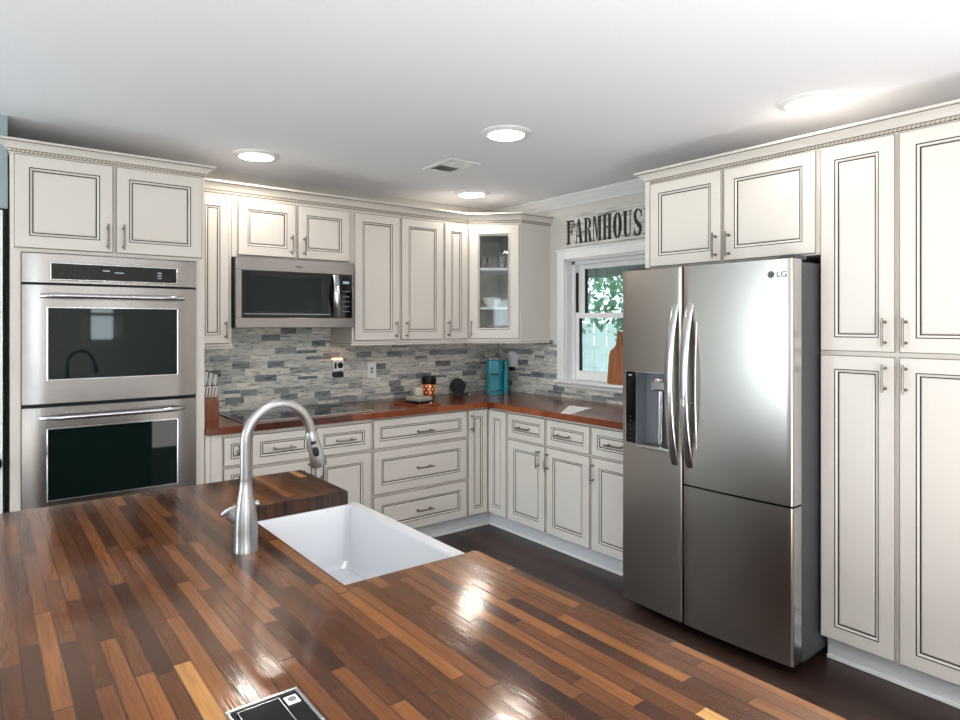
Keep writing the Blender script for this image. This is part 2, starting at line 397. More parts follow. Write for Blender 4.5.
# left wall with a glazed patio door, rear wall with two windows (both behind the camera)
PD0, PD1, PDZ = 2.30, 3.56, 2.06
w = MB(); w.box(XL-.15, XL, PD1, 3.76, 0, CE, M_wall); w.box(XL-.15, XL, -1.2, PD0, 0, CE, M_wall)
w.box(XL-.15, XL, YF, -2.6, 0, CE, M_wall); w.box(XL-.15, XL, -2.6, -1.2, 0, 0.85, M_wall)
w.box(XL-.15, XL, -2.6, -1.2, 2.0, CE, M_wall); w.box(XL-.15, XL, PD0, PD1, PDZ, CE, M_wall); struct(w, 'wall_left')
RW = [(-1.7, -0.6), (1.20, 1.58)]
w = MB(); xs = [XL-.15, RW[0][0], RW[0][1], RW[1][0], RW[1][1], XR+.15]
for i in (0, 2, 4): w.box(xs[i], xs[i+1], YF-.15, YF, 0, CE, M_wall)
for a, b in RW: w.box(a, b, YF-.15, YF, 0, (0.95 if a < 0 else 1.2), M_wall); w.box(a, b, YF-.15, YF, 2.02, CE, M_wall)
struct(w, 'wall_front')


# kitchen window -------------------------------------------------
f = MB()
# casing flat on the wall
f.box(XR-.02, XR, WY1, WY1+.074, WZ0-.0, WZ1+.072, M_white, .004)
f.box(XR-.02, XR, WY0-.074, WY0, WZ0-.0, WZ1+.072, M_white, .004)
f.box(XR-.02, XR, WY0, WY1, WZ1, WZ1+.072, M_white, .004)
f.box(XR-.028, XR-.018, WY0-.086, WY1+.086, WZ1+.066, WZ1+.078, M_white, .002)
wf = struct(f, 'window_1')
f = MB()
f.box(XR, XR+.12, WY1-.012, WY1, WZ0, WZ1, M_white); f.box(XR, XR+.12, WY0, WY0+.012, WZ0, WZ1, M_white); f.box(XR, XR+.12, WY0, WY1, WZ1-.012, WZ1, M_white)
f.build('window_jamb', wf)
f = MB(); f.box(XR-.05, XR+.13, WY0-.1, WY1+.088, WZ0-.02, WZ0, M_white, .005, 2)
f.sweep([(XR, WY1+.075), (XR, WY0-.075)], [(0, WZ0-.058, M_white), (.012, WZ0-.055, M_white), (.018, WZ0-.044, M_white), (.016, WZ0-.036, M_white), (.034, WZ0-.02, M_white), (0, WZ0-.02, M_white)])
f.build('window_sill', wf)
def sash(x, y0, y1, z0, z1, st, top, bot):
    g = MB(); t = .032
    g.box(x, x+t, y0, y0+st, z0, z1, M_white, .003); g.box(x, x+t, y1-st, y1, z0, z1, M_white, .003)
    g.box(x, x+t, y0+st, y1-st, z1-top, z1, M_white, .003); g.box(x, x+t, y0+st, y1-st, z0, z0+bot, M_white, .003)
    g.box(x+.002, x+t-.002, y1-st-.006, y1-st, z0+bot, z1-top, M_rubber)
    s_ = g.build('window_sash', wf)
    g = MB(); g.box(x+.013, x+.017, y0+st, y1-st, z0+bot, z1-top, M_pane); g.build('pane', s_)
sash(XR+.105, WY0+.012, WY1-.04, 1.515, WZ1-.03, .06, .04, .036)
sash(XR+.070, WY0+.012, WY1-.025, WZ0+.004, 1.552, .05, .038, .065)
g = MB(); g.box(XR+.06, XR+.14, WY1-.04, WY1-.012, WZ0, WZ1-.012, M_white); g.box(XR+.06, XR+.14, WY0, WY1, WZ1-.035, WZ1-.012, M_white)
g.box(XR+.072, XR+.1, WY1-.0415, WY1-.0395, 1.56, 1.86, M_rubber); g.build('window_frame', wf)

# other windows and the patio door, behind the viewer --------------------------------
def plain_window(name, axis, wall, a, b, z0, z1, sgn, bars=(1, 1), fr=.05, blinds=False):
    def B(g, u0, u1, v0, v1, w0, w1, m, **k):
        if axis == 'X': g.box(wall+v0*sgn, wall+v1*sgn, u0, u1, w0, w1, m, **k)
        else: g.box(u0, u1, wall+v0*sgn, wall+v1*sgn, w0, w1, m, **k)
    g = MB()
    B(g, a-.08, a, 0, .02, z0-.08*(z0 > .1), z1+.08, M_white); B(g, b, b+.08, 0, .02, z0-.08*(z0 > .1), z1+.08, M_white)
    B(g, a, b, 0, .02, z1, z1+.08, M_white)
    if z0 > .1: B(g, a-.1, b+.1, 0, .05, z0-.03, z0, M_white)
    o = struct(g, name)
    g = MB(); B(g, a, a+fr, -.10, -.05, z0, z1, M_white); B(g, b-fr, b, -.10, -.05, z0, z1, M_white)
    B(g, a+fr, b-fr, -.10, -.05, z1-fr, z1, M_white); B(g, a+fr, b-fr, -.10, -.05, z0, z0+fr, M_white)
    for i in range(1, bars[0]): c = a+(b-a)*i/bars[0]; B(g, c-.03, c+.03, -.1, -.05, z0, z1, M_white)
    for i in range(1, bars[1]): c = z0+(z1-z0)*i/bars[1]; B(g, a, b, -.1, -.05, c-.02, c+.02, M_white)
    g.build('window_frame', o)
    g = MB(); B(g, a+fr, b-fr, -.078, -.072, z0+fr, z1-fr, M_pane); g.build('pane', o)
    if blinds:
        g = MB(); k = int((z1-z0)/.05)
        for i in range(k):
            z = z0+.03+i*.05
            if z > z0+(z1-z0)*blinds: B(g, a+.01, b-.01, -.045, -.01, z, z+.004, M_white)
        g.build('blind', o)
    return o
plain_window('added_window_2', 'X', XL, -2.6, -1.2, 0.85, 2.0, 1, (2, 2))  # unseen window, added for more fill light
plain_window('added_window_3', 'Y', YF, RW[0][0], RW[0][1], 0.95, 2.02, 1, (2, 2))  # added out of view, for fill light and fridge reflections
plain_window('window_4', 'Y', YF, RW[1][0], RW[1][1], 1.20, 2.02, 1, (1, 2), blinds=0.45)
plain_window('door_2', 'X', XL, PD0, PD1, 0.0, PDZ, 1, (2, 1), .08)
# doorway beside the ovens
g = MB(); g.box(-0.80, 0.081, 3.60, 3.64, 0.01, 1.985, M_white, .002)
dr = struct(g, 'door_1')
g = MB(); g.lathe([(.0, -.055), (.018, -.055), (.026, -.045), (.026, -.035), (.012, -.022), (.012, -.006), (.028, -.004), (.028, 0), (0, 0)], M_black, 16, (0.052, 3.60, .845), 'Y'); g.build('door_knob', dr)
g = MB(); g.box(-0.94, -0.80, 3.645, 3.66, 0, 2.14, M_white); g.box(-0.80, 0.10, 3.645, 3.66, 2.0, 2.14, M_wallt); struct(g, 'trim_1')

# crown where the right wall meets the ceiling, visible above the sign; and elsewhere in the room
cp = [(0, 2.352, M_white), (.01, 2.352, M_white), (.016, 2.366, M_white), (.04, 2.386, M_white), (.058, 2.41, M_white), (.07, 2.418, M_white), (.07, CE, M_white), (0, CE, M_white)]
g = MB(); g.sweep([(XR, YB), (XR, YF)], cp); struct(g, 'trim_2')
g = MB(); g.sweep([(XR, YF), (XL, YF), (XL, 3.66)], cp); struct(g, 'trim_3')
for nm, a in (('baseboard_front', (-1.0, XR, YF, YF+.015)), ('baseboard_right', (XR-.015, XR, YF, 0.5)), ('baseboard_left', (XL, XL+.015, -3.38, 2.2))):
    box(nm, *a, 0, .12, M_white)

# ---------------------------------------------------------------- cabinet parts (local frame: x right, -y out, z up; face plane y=0)
def panel_front(g, x0, x1, z0, z1, y, th=.020, fr=.056, mode='raised', hole=False):
    """a cabinet front as nested rectangles: edge, frame, glaze line, bead, glaze line, raised panel"""
    fr = min(fr, (x1-x0)*.27, (z1-z0)*.25)
    rings = [(0, y, M_cream), (0, y-th+.004, M_cream), (.003, y-th+.001, M_glaze_s), (.0055, y-th, M_cream),
             (fr, y-th, M_cream), (fr+.0005, y-th+.003, M_glaze), (fr+.0040, y-th+.0035, M_glaze), (fr+.0045, y-th+.001, M_cream), (fr+.0125, y-th+.0045, M_cream)]
    if not hole:
        rings += [(fr+.013, y-th+.007, M_glaze), (fr+.0175, y-th+.007, M_glaze), (fr+.022, y-th+.0035, M_cream)]
    else:
        rings += [(fr+.013, y-th+.008, M_glaze), (fr+.016, y-th+.008, M_glaze), (fr+.016, y, M_cream)]
    prev = None
    for (i, yy, m) in rings:
        vs = [g.bm.verts.new(p) for p in ((x0+i, yy, z0+i), (x1-i, yy, z0+i), (x1-i, yy, z1-i), (x0+i, yy, z1-i))]
        if prev:
            for j in range(4):
                f = g.bm.faces.new((prev[j], prev[(j+1) % 4], vs[(j+1) % 4], vs[j])); f.material_index = g.mi(m)
        else: first = vs
        prev = vs
    if not hole:
        f = g.bm.faces.new(prev); f.material_index = g.mi(M_cream)
        f = g.bm.faces.new(first[::-1]); f.material_index = g.mi(M_cream)
    else:
        for j in range(4):
            f = g.bm.faces.new((prev[j], prev[(j+1) % 4], first[(j+1) % 4], first[j])); f.material_index = g.mi(M_cream)
    return fr+.016

def bar_handle(parent, x, z, y, L=.125, vertical=True):
    g = MB(); r = .0048; o = .030
    def P(a, yy): return (x, yy, z+a) if vertical else (x+a, yy, z)
    for s_ in (-1, 1):
        g.tube([P(s_*L*.36, y), P(s_*L*.36, y-o)], .0042, M_nickel, 8)
        g.tube([P(s_*L*.36, y), P(s_*L*.36, y-.004)], .0075, M_nickel, 10)
    g.tube([P(-L/2, y-o), P(-L*.36, y-o-.001), P(0, y-o-.003), P(L*.36, y-o-.001), P(L/2, y-o)], [r*.8, r*1.15, r*.95, r*1.15, r*.8], M_nickel, 8)
    g.build('handle', parent)
def knob(parent, x, z, y):
    g = MB(); g.lathe([(0, 0), (.007, 0), (.006, -.012), (.014, -.018), (.015, -.026), (.008, -.031), (0, -.031)], M_nickel, 14, (x, y, z), 'Y'); g.build('knob', parent)

def front(root, kind, x0, x1, z0, z1, hspec=None, y=0.0, fr=.056):
    g = MB(); panel_front(g, x0, x1, z0, z1, y, fr=fr)
    o = g.build(kind, root)
    if hspec:
        k = hspec[0]
        if k == 'v': bar_handle(o, hspec[1], hspec[2], y-.02, hspec[3] if len(hspec) > 3 else .12, True)
        elif k == 'h': bar_handle(o, hspec[1], hspec[2], y-.02, hspec[3] if len(hspec) > 3 else .125, False)
        elif k == 'k': knob(o, hspec[1], hspec[2], y-.02)
    return o
def carcass(root, w, z0, z1, d, extra=None):
    g = MB(); g.box(0, w, 0, d, z0, z1, M_cream, .0015)
    if extra: extra(g)
    return g.build('body', root)
def cabinet(label, loc, rz, w, h, d, fronts, name='upper_cabinet', z0=0.0, group=None, extra=None):
    r = thing(name, label, 'cabinet', loc, rz, group)
    carcass(r, w, z0, h, d, extra)
    for fr in fronts: front(r, *fr)
    return r

# ---- upper cabinets, back wall: face plane at y = 3.87
UB, UT = 1.352, 2.235
Y_U = 3.87; D_U = YB - Y_U - .003
def up(x): return lambda v: v - x
x0 = 0.951
cabinet('tall cream wall cabinet with one narrow door squeezed between the ovens and the microwave', (x0, Y_U, UB), BACK, 1.166-x0, UT-UB, D_U,
        [('door', .012, 1.148-x0, .004, 2.205-UB, ('v', 1.126-x0, 1.436-UB, .105))])
x0 = 1.168
cabinet('short cream wall cabinet with two doors directly above the microwave', (x0, Y_U, 1.868), BACK, 1.943-x0, UT-1.868, D_U,
        [('door', 1.199-x0, 1.553-x0, .012, 2.212-1.868, ('v', 1.523-x0, 1.961-1.868, .12)),
         ('door', 1.567-x0, 1.919-x0, .012, 2.212-1.868, ('v', 1.604-x0, 1.958-1.868, .12))])
x0 = 1.945
cabinet('tall cream wall cabinet with two doors right of the microwave', (x0, Y_U, UB), BACK, 2.673-x0, UT-UB, D_U,
        [('door', 1.957-x0, 2.300-x0, .008, 2.212-UB, ('v', 2.268-x0, 1.433-UB, .12)),
         ('door', 2.316-x0, 2.664-x0, .008, 2.212-UB, ('v', 2.352-x0, 1.433-UB, .12))])
x0 = 2.675
cabinet('narrow cream wall cabinet with a slim single door beside the glass corner cabinet', (x0, Y_U, UB), BACK, 2.903-x0, UT-UB, D_U,
        [('door', 2.684-x0, 2.892-x0, .008, 2.212-UB, ('v', 2.710-x0, 1.437-UB, .12))])

# ---- diagonal corner cabinet with glass door
A = Vector((2.905, 3.87)); B = Vector((3.190, 3.585)); cw = (B-A).length
cor = thing('corner_cabinet', 'cream corner wall cabinet with a glass door and shelves of dishes', 'cabinet', (A.x, A.y, UB), DIAG)
Mi = (Matrix.Translation((A.x, A.y, UB)) @ Matrix.Rotation(DIAG, 4, 'Z')).inverted()
H = UT-UB
poly = [(A.x, A.y), (B.x, B.y), (XR-.002, B.y), (XR-.002, YB-.002), (A.x, YB-.002)]
def inset_poly(p, t):
    n = len(p); c = Vector((sum(q[0] for q in p)/n, sum(q[1] for q in p)/n)); out = []
    for i in range(n):
        a, b, d = Vector(p[i-1]), Vector(p[i]), Vector(p[(i+1) % n])
        e1 = (b-a).normalized(); e2 = (d-b).normalized()
        n1 = Vector((-e1.y, e1.x)); n2 = Vector((-e2.y, e2.x))
        bb = (n1+n2).normalized(); out.append(tuple(b + bb*(t/bb.dot(n1))))
    return out
inn = inset_poly(poly, .018)
g = MB()
g.prism(poly, UB, UB+.018, M_cream); g.prism(poly, UT-.018, UT, M_cream)
for i in range(1, 5):                                    # four closed sides, the diagonal stays open behind its frame
    a, b = poly[i], poly[(i+1) % 5]; c, d = inn[(i+1) % 5], inn[i]
    g.prism([a, b, c, d], UB+.018, UT-.018, M_cream)
g.xf(Mi)
st = .03
for (a, b, c, d) in ((0, st, .018, H-.018), (cw-st, cw, .018, H-.018), (st, cw-st, .018, st), (st, cw-st, H-st, H-.018)):
    g.box(a, b, 0, .019, c, d, M_cream)
g.build('body', cor)
for z in (1.60, 1.895):
    g = MB(); ip = inset_poly(poly, .024); g.prism(ip, z-.018, z, M_white); g.xf(Mi); g.build('shelf', cor)
g = MB(); k = panel_front(g, .012, cw-.012, .008, 2.214-UB, 0, fr=.068, hole=True); dd = g.build('door', cor)
g = MB(); g.box(.012+k-.006, cw-.012-k+.006, -.010, -.006, .008+k-.006, 2.214-UB-k+.006, M_cabglass); g.build('glass', dd)
bar_handle(dd, .034, 1.437-UB, -.02, .12)
# dishes inside
def bowl(c, r, h, name, label, cat, m=None, grp=None):
    m = m or M_china
    g = MB(); g.lathe([(0, 0), (r*.45, 0), (r*.5, h*.12), (r*.85, h*.5), (r, h), (r*.96, h), (r*.8, h*.5), (r*.45, h*.16), (0, h*.14)], m, 28)
    o = g.build(name); o.location = c; return tag(o, label, cat, grp)
bowl((3.085, 3.80, 1.6005), .082, .07, 'bowl', 'white china bowl on the middle shelf of the glass corner cabinet', 'bowl')
for i in range(3):
    g = MB(); r = .115
    g.lathe([(0, 0), (r*.6, 0), (r, .014), (r*.98, .017), (r*.6, .005), (0, .005)], M_china, 28)
    o = g.build('plate'); o.location = (3.13, 3.79, UB+.0185+i*.0175)
    tag(o, ['white plate at the bottom of the stack in the glass cabinet', 'white plate in the middle of the stack in the glass cabinet', 'white plate on top of the stack in the glass cabinet'][i], 'plate', 'plates stacked in the corner cabinet')
bowl((3.13, 3.79, UB+.0185+.053), .10, .035, 'serving_bowl', 'shallow tan bowl resting on the plate stack in the glass cabinet', 'bowl', mat('tan_ceramic', srgb(176, 150, 110), .3))
for i, (x, y) in enumerate(((3.05, 3.86), (3.15, 3.76), (3.24, 3.70))):
    g = MB(); r = .038
    g.lathe([(0, 0), (r*.8, 0), (r, .09), (r*.94, .09), (r*.76, .006), (0, .006)], M_cabglass, 20)
    o = g.build('drinking_glass'); o.location = (x, y, 1.8955)
    tag(o, ['clear drinking glass at the left on the top cabinet shelf', 'clear drinking glass in the centre of the top cabinet shelf', 'clear drinking glass at the right on the top cabinet shelf'][i], 'glass', 'glasses on the top shelf of the corner cabinet')

# ---- cabinet over and around the ovens: face plane y = 3.605
x0, FO = 0.107, 3.605
oc = thing('oven_cabinet', 'tall grey-cream oven cabinet with two doors above the double oven', 'cabinet', (x0, FO, 0), BACK)
g = MB(); wO = .946-x0; dO = YB-FO-.003
g.box(0, wO, .02, dO, .11, 2.25, M_cream)
g.box(0, .040, 0, .02, .11, 2.25, M_cream, .001); g.box(wO-.042, wO, 0, .02, .11, 2.25, M_cream, .001)
g.box(.040, wO-.042, 0, .02, 1.804, 2.25, M_cream); g.box(.040, wO-.042, 0, .02, .11, .605, M_cream)
g.box(0, wO, .06, dO, 0, .11, M_toe)
g.build('body', oc)
front(oc, 'door', .119-x0+.002, .516-x0, 1.820, 2.247, ('v', .492-x0, 1.895, .125))
front(oc, 'door', .529-x0, .930-x0, 1.820, 2.247, ('v', .560-x0, 1.897, .125))
front(oc, 'drawer', .012, wO-.012, .13, .59, ('h', wO/2, .36, .15))

# ---- base cabinets: back run, face plane y = 3.615
FB = 3.615; DB = YB-FB-.003; BZ0, BZ1 = .11, .874
def base(label, x0, x1, fronts, extra=None):
    fr = [(k, a-x0, b-x0, c, d, (h[0], h[1]-x0) + tuple(h[2:]) if h else None) for (k, a, b, c, d, h) in fronts]
    return cabinet(label, (x0, FB, 0), BACK, x1-x0, BZ1, DB, fr, 'base_cabinet', BZ0, None, extra)
# filler panel beside the ovens
g = MB(); g.box(.950, 1.034, FB-.018, FB+.02, BZ0, BZ1, M_cream, .001); g.box(.975, .9775, FB-.0186, FB-.017, BZ0, BZ1, M_glaze_s)
single(g, 'filler_panel', (.99, FB, BZ0), 'narrow cream beadboard filler panel standing against the oven cabinet side', 'panel')
base('slim cream base cabinet with a small knobbed drawer left of the cooktop cabinet', 1.036, 1.186,
     [('drawer', 1.044, 1.180, .694, .852, ('k', 1.118, .770)), ('door', 1.044, 1.180, .12, .682, ('k', 1.16, .63))])
base('cream base cabinet under the cooktop with two drawers over two doors', 1.188, 1.948,
     [('drawer', 1.198, 1.562, .678, .852, ('h', 1.372, .762, .135)), ('drawer', 1.574, 1.940, .678, .852, ('h', 1.757, .762, .135)),
      ('door', 1.198, 1.562, .12, .666, ('v', 1.53, .60)), ('door', 1.574, 1.940, .12, .666, ('v', 1.606, .60))])
base('cream base cabinet with three wide stacked drawers on the back wall', 1.950, 2.697,
     [('drawer', 1.958, 2.690, .678, .862, ('h', 2.335, .760, .135)), ('drawer', 1.958, 2.690, .386, .664, ('h', 2.333, .522, .135)), ('drawer', 1.958, 2.690, .118, .372, ('h', 2.333, .238, .135))])
base('cream corner base cabinet with one slim full-height door and handle', 2.699, 2.898,
     [('door', 2.706, 2.8795, .118, .862, ('v', 2.730, .775, .13))])
# right run, face plane x = 2.90 ; local x = -Y
FR = 2.90; DR = XR-FR-.003
def base_r(label, ya, yb, fronts, extra=None, name='base_cabinet', z1=BZ1, z0=BZ0):
    fr = [(k, ya-a, ya-b, c, d, (h[0], ya-h[1]) + tuple(h[2:]) if h else None) for (k, a, b, c, d, h) in fronts]
    return cabinet(label, (FR, ya, 0), RIGHT, ya-yb, z1, DR, fr, name, z0, None, extra)
base_r('blind corner base unit with a slim cream panel and no handle', 3.5935, 3.386, [('door', 3.5925, 3.396, .118, .858, None)])
base_r('cream base cabinet under the window with two drawers over two doors', 3.384, 2.613,
       [('drawer', 3.372, 3.008, .686, .856, ('h', 3.205, .768, .135)), ('drawer', 2.992, 2.622, .686, .856, ('h', 2.835, .768, .135)),
        ('door', 3.372, 3.008, .118, .674, ('v', 3.060, .590)), ('door', 2.992, 2.622, .118, .674, ('v', 2.997-.018, .586))])
base_r('cream base cabinet next to the refrigerator with one drawer and door', 2.611, 2.222,
       [('drawer', 2.603, 2.232, .686, .856, ('h', 2.42, .768, .135)), ('door', 2.603, 2.232, .118, .674, ('v', 2.59, .585))])
# toe kick boards
g = MB(); g.box(.95, 2.970, 3.676, 3.69, 0, .109, M_toe); g.box(.95, 2.952, 3.662, 3.676, 0, .018, M_white, .004)
single(g, 'toe_kick', (2.0, 3.68, 0), 'pale toe kick board under the base cabinets on the back wall', 'toe kick')
g = MB(); g.box(2.960, 2.974, 2.222, 3.675, 0, .109, M_toe); g.box(2.946, 2.960, 2.222, 3.661, 0, .018, M_white, .004)
single(g, 'toe_kick', (2.965, 2.9, 0), 'pale toe kick board under the base cabinets below the window', 'toe kick')
# fill the run behind the toe kicks so that nothing floats
# ---- worktop (one L-shaped slab, staves follow each leg)
CT0, CT1 = .875, .914
g = MB(); g.prism([(.951, 3.571), (2.853, 3.571), (XR-.001, YB-.001), (.951, YB-.001)], CT0, CT1, M_cx)
g.prism([(2.853, 3.571), (2.853, 2.222), (XR-.001, 2.222), (XR-.001, YB-.001)], CT0, CT1, M_cy)
single(g, 'worktop', (2.9, 3.6, CT0), 'dark reddish L-shaped wooden worktop along the back wall and under the window', 'worktop')
# ---- backsplash
g = MB(); g.box(.951, XR-.009, YB-.008, YB-.0005, CT1, UB-.001, M_tx); g.box(1.17, 1.94, YB-.008, YB-.0005, UB-.001, 1.447, M_tx)
single(g, 'tile_backsplash', (2.2, YB-.004, CT1), 'grey and cream stone mosaic backsplash on the back wall', 'backsplash')
g = MB(); g.box(XR-.008, XR-.0005, WY1+.075, YB-.009, CT1, 1.345, M_ty); g.box(XR-.008, XR-.0005, 2.222, WY1+.075, CT1, WZ0-.059, M_ty)
single(g, 'tile_backsplash', (XR-.004, 3.2, CT1), 'grey and cream stone mosaic backsplash around and below the window', 'backsplash')

# ---- crowns and light rails
def crown(path, zb, zt, pr, name, label):
    h = zt-zb
    prof = [(0, zb, M_cream), (.006, zb, M_cream), (.006, zb+h*.10, M_cream), (.0075, zb+h*.14, M_glaze), (.010, zb+h*.30, M_cream), (.0105, zb+h*.345, M_glaze),
            (.014, zb+h*.40, M_cream), (.018, zb+h*.52, M_cream), (pr*.55, zb+h*.68, M_cream), (pr*.82, zb+h*.80, M_cream), (pr*.83, zb+h*.84, M_glaze), (pr, zb+h*.87, M_cream), (pr, zt, M_cream), (0, zt, M_cream)]
    r = thing(name, label, 'moulding', (path[0][0], path[0][1], zb))
    g = MB(); g.sweep(path, prof); g.build('moulding', r, off=(path[0][0], path[0][1], zb))
    # rope bead: small slanted lozenges under the cove
    g = MB()
    for a, b in zip(path, path[1:]):
        a, b = Vector(a), Vector(b); L = (b-a).length
        if L < .12: continue
        d = (b-a)/L; nn = Vector((d.y, -d.x)); k = int(L/.016)
        for i in range(k):
            c = a + d*(i+.5)*L/k; z = zb+h*.22; o0, o1 = .007, .0125; s_ = .0042; t = .0035
            q = [c+nn*o1-d*(s_+t), c+nn*o1+d*(s_-t), c+nn*o1+d*(s_+t), c+nn*o1-d*(s_-t)]
            zz = (z-h*.08, z-h*.08, z+h*.08, z+h*.08)
            f_ = [g.bm.verts.new((p.x, p.y, w_)) for p, w_ in zip(q, zz)]
            q2 = [p-nn*(o1-o0) for p in q]; b_ = [g.bm.verts.new((p.x, p.y, w_)) for p, w_ in zip(q2, zz)]
            g.mi(M_rope); g.bm.faces.new(f_)
            for j in range(4): g.bm.faces.new((f_[j], b_[j], b_[(j+1) % 4], f_[(j+1) % 4]))
    g.build('rope_bead', r, off=(path[0][0], path[0][1], zb))
    return r
crown([(.951, Y_U), (A.x, A.y), (B.x, B.y), (XR-.001, B.y)], 2.222, 2.300, .05, 'crown_moulding', 'cream crown moulding along the back wall cabinets and the glass corner cabinet')
crown([(.107, FO+.3), (.107, FO), (.946, FO), (.946, Y_U-.055)], 2.25, 2.310, .048, 'crown_moulding', 'cream crown moulding on top of the oven cabinet')
def rail(path, z0, z1, label):
    g = MB(); h = z1-z0
    g.sweep(path, [(0, z0, M_cream), (.012, z0, M_cream), (.014, z0+h*.3, M_cream), (.009, z0+h*.5, M_cream), (.008, z0+h*.62, M_glaze_s), (.005, z1, M_cream), (0, z1, M_cream)])
    single(g, 'light_rail', (path[0][0], path[0][1], z0), label, 'moulding')
rail([(.951, Y_U), (1.166, Y_U), (1.166, YB-.01)], 1.326, 1.3518, 'short cream light rail under the narrow wall cabinet beside the ovens')
rail([(1.945, YB-.01), (1.945, Y_U), (A.x, A.y), (B.x, B.y), (XR-.01, B.y)], 1.326, 1.3518, 'long cream light rail under the wall cabinets and the corner cabinet')

# ---- right wall: cabinet above fridge + pantry
P0, P1 = 1.289, 0.675
fc = thing('upper_cabinet', 'deep cream cabinet with two doors above the refrigerator', 'cabinet', (FR, 2.215, 1.775), RIGHT)
g = MB(); g.box(0, .924, 0, DR, 0, 2.25-1.775, M_cream, .0015); g.box(-.0, .030, -.018, 0, 0, 2.25-1.775, M_cream, .001); g.build('body', fc)
front(fc, 'door', 2.215-2.182, 2.215-1.756, .006, 2.232-1.775, ('v', 2.215-1.785, .085, .125))
front(fc, 'door', 2.215-1.743, 2.215-1.303, .006, 2.232-1.775, ('v', 2.215-1.714, .085, .125))
# side panel of the fridge alcove
g = MB(); g.box(2.90, XR-.002, 2.2165, 2.2205, 0, .874, M_cream); g.box(3.0, XR-.002, 2.2165, 2.2205, .914, 1.775, M_cream) if False else None
single(g, 'end_panel', (3.2, 2.218, 0), 'thin cream end panel between the base cabinets and the refrigerator', 'panel')
pc = thing('pantry_cabinet', 'tall cream pantry cabinet with four doors beside the refrigerator', 'cabinet', (FR, P0, 0), RIGHT)
g = MB(); g.box(0, P0-P1, 0, DR, .11, 2.25, M_cream, .0015); g.box(.004, P0-P1, .058, DR, 0, .11, M_toe); g.box(.004, P0-P1, .046, .058, 0, .018, M_white, .003); g.build('body', pc)
for (a, b) in ((1.283, .9945), (.9805, .690)):
    left = a > 1.1; hx = P0-(1.030 if left else .957)
    front(pc, 'door', P0-a, P0-b, 1.356, 2.232, ('v', hx, 1.437, .115), fr=.058)
    front(pc, 'door', P0-a, P0-b, .117, 1.338, ('v', hx, 1.252, .115), fr=.058)
crown([(XR-.001, 2.215), (FR, 2.215), (FR, P1), (XR-.001, P1)], 2.232, 2.302, .052, 'crown_moulding', 'cream crown moulding above the refrigerator cabinet and the pantry')

# ---------------------------------------------------------------- microwave
mx0, mx1, mz0, mz1, my = 1.173, 1.926, 1.448, 1.866, 3.803
mw = thing('microwave', 'stainless over-the-range microwave with black glass door', 'microwave', (mx0, my, mz0))
T = lambda g: g
def loc_build(g, name, root, base, **k): return g.build(name, root, off=base, **k)
mb = (mx0, my, mz0)
g = MB(); g.box(mx0, mx1, my+.02, YB-.01, mz0, mz1, M_black, .003); mbody = loc_build(g, 'body', mw, mb)
g = MB(); g.box(mx0, mx1, my, my+.02, mz1-.078, mz1, M_steel, .003, 2); g.box(mx0, mx1, my, my+.02, mz0, mz0+.062, M_steel, .003, 2)
g.box(mx0, mx0+.032, my+.001, my+.02, mz0+.062, mz1-.078, M_steel); g.box(mx1-.014, mx1, my+.001, my+.02, mz0+.062, mz1-.078, M_steel); loc_build(g, 'frame', mw, mb)
g = MB(); g.box(mx0+.032, 1.765, my-.004, my+.02, mz0+.062, mz1-.078, M_glassb, .002); md = loc_build(g, 'door', mw, mb)
g = MB(); g.box(mx0+.045, 1.752, my-.0048, my-.0038, mz0+.082, mz0+.0845, M_steelb); g.box(mx0+.06, 1.70, my-.0046, my-.0038, mz0+.1, mz1-.11, M_glasso); loc_build(g, 'door_window', md, mb)
g = MB(); g.box(1.767, mx1-.014, my-.004, my+.02, mz0+.062, mz1-.078, M_glassb, .002)
mp_ = loc_build(g, 'control_panel', mw, mb)
g = MB(); g.box(1.845, 1.89, my-.0052, my-.004, 1.73, 1.746, M_green)
loc_build(g, 'display', mp_, mb)
for r in range(5):
    for c in range(3):
        g = MB(); g.box(1.848+c*.016, 1.856+c*.016, my-.0050, my-.004, 1.55+r*.032, 1.554+r*.032, M_print); loc_build(g, 'button', mp_, mb)
g = MB(); pts = [(1.795-.012*math.sin(PI*t/10)+.0, my-.012-.035*math.sin(PI*t/10), 1.52+.262*t/10) for t in range(11)]
g.tube(pts, .014, M_steelb, 12, sq=(1.3, .55)); loc_build(g, 'handle', md, mb)
g = MB(); g.box(1.530, 1.572, my-.0012, my, mz1-.047, mz1-.040, M_grey); loc_build(g, 'emblem', mw, mb)
for a_ in (1.25, 1.66):
    g = MB(); g.box(a_, a_+.18, my+.08, my+.3, mz0-.002, mz0, M_grey); loc_build(g, 'grease_filter', mw, mb)

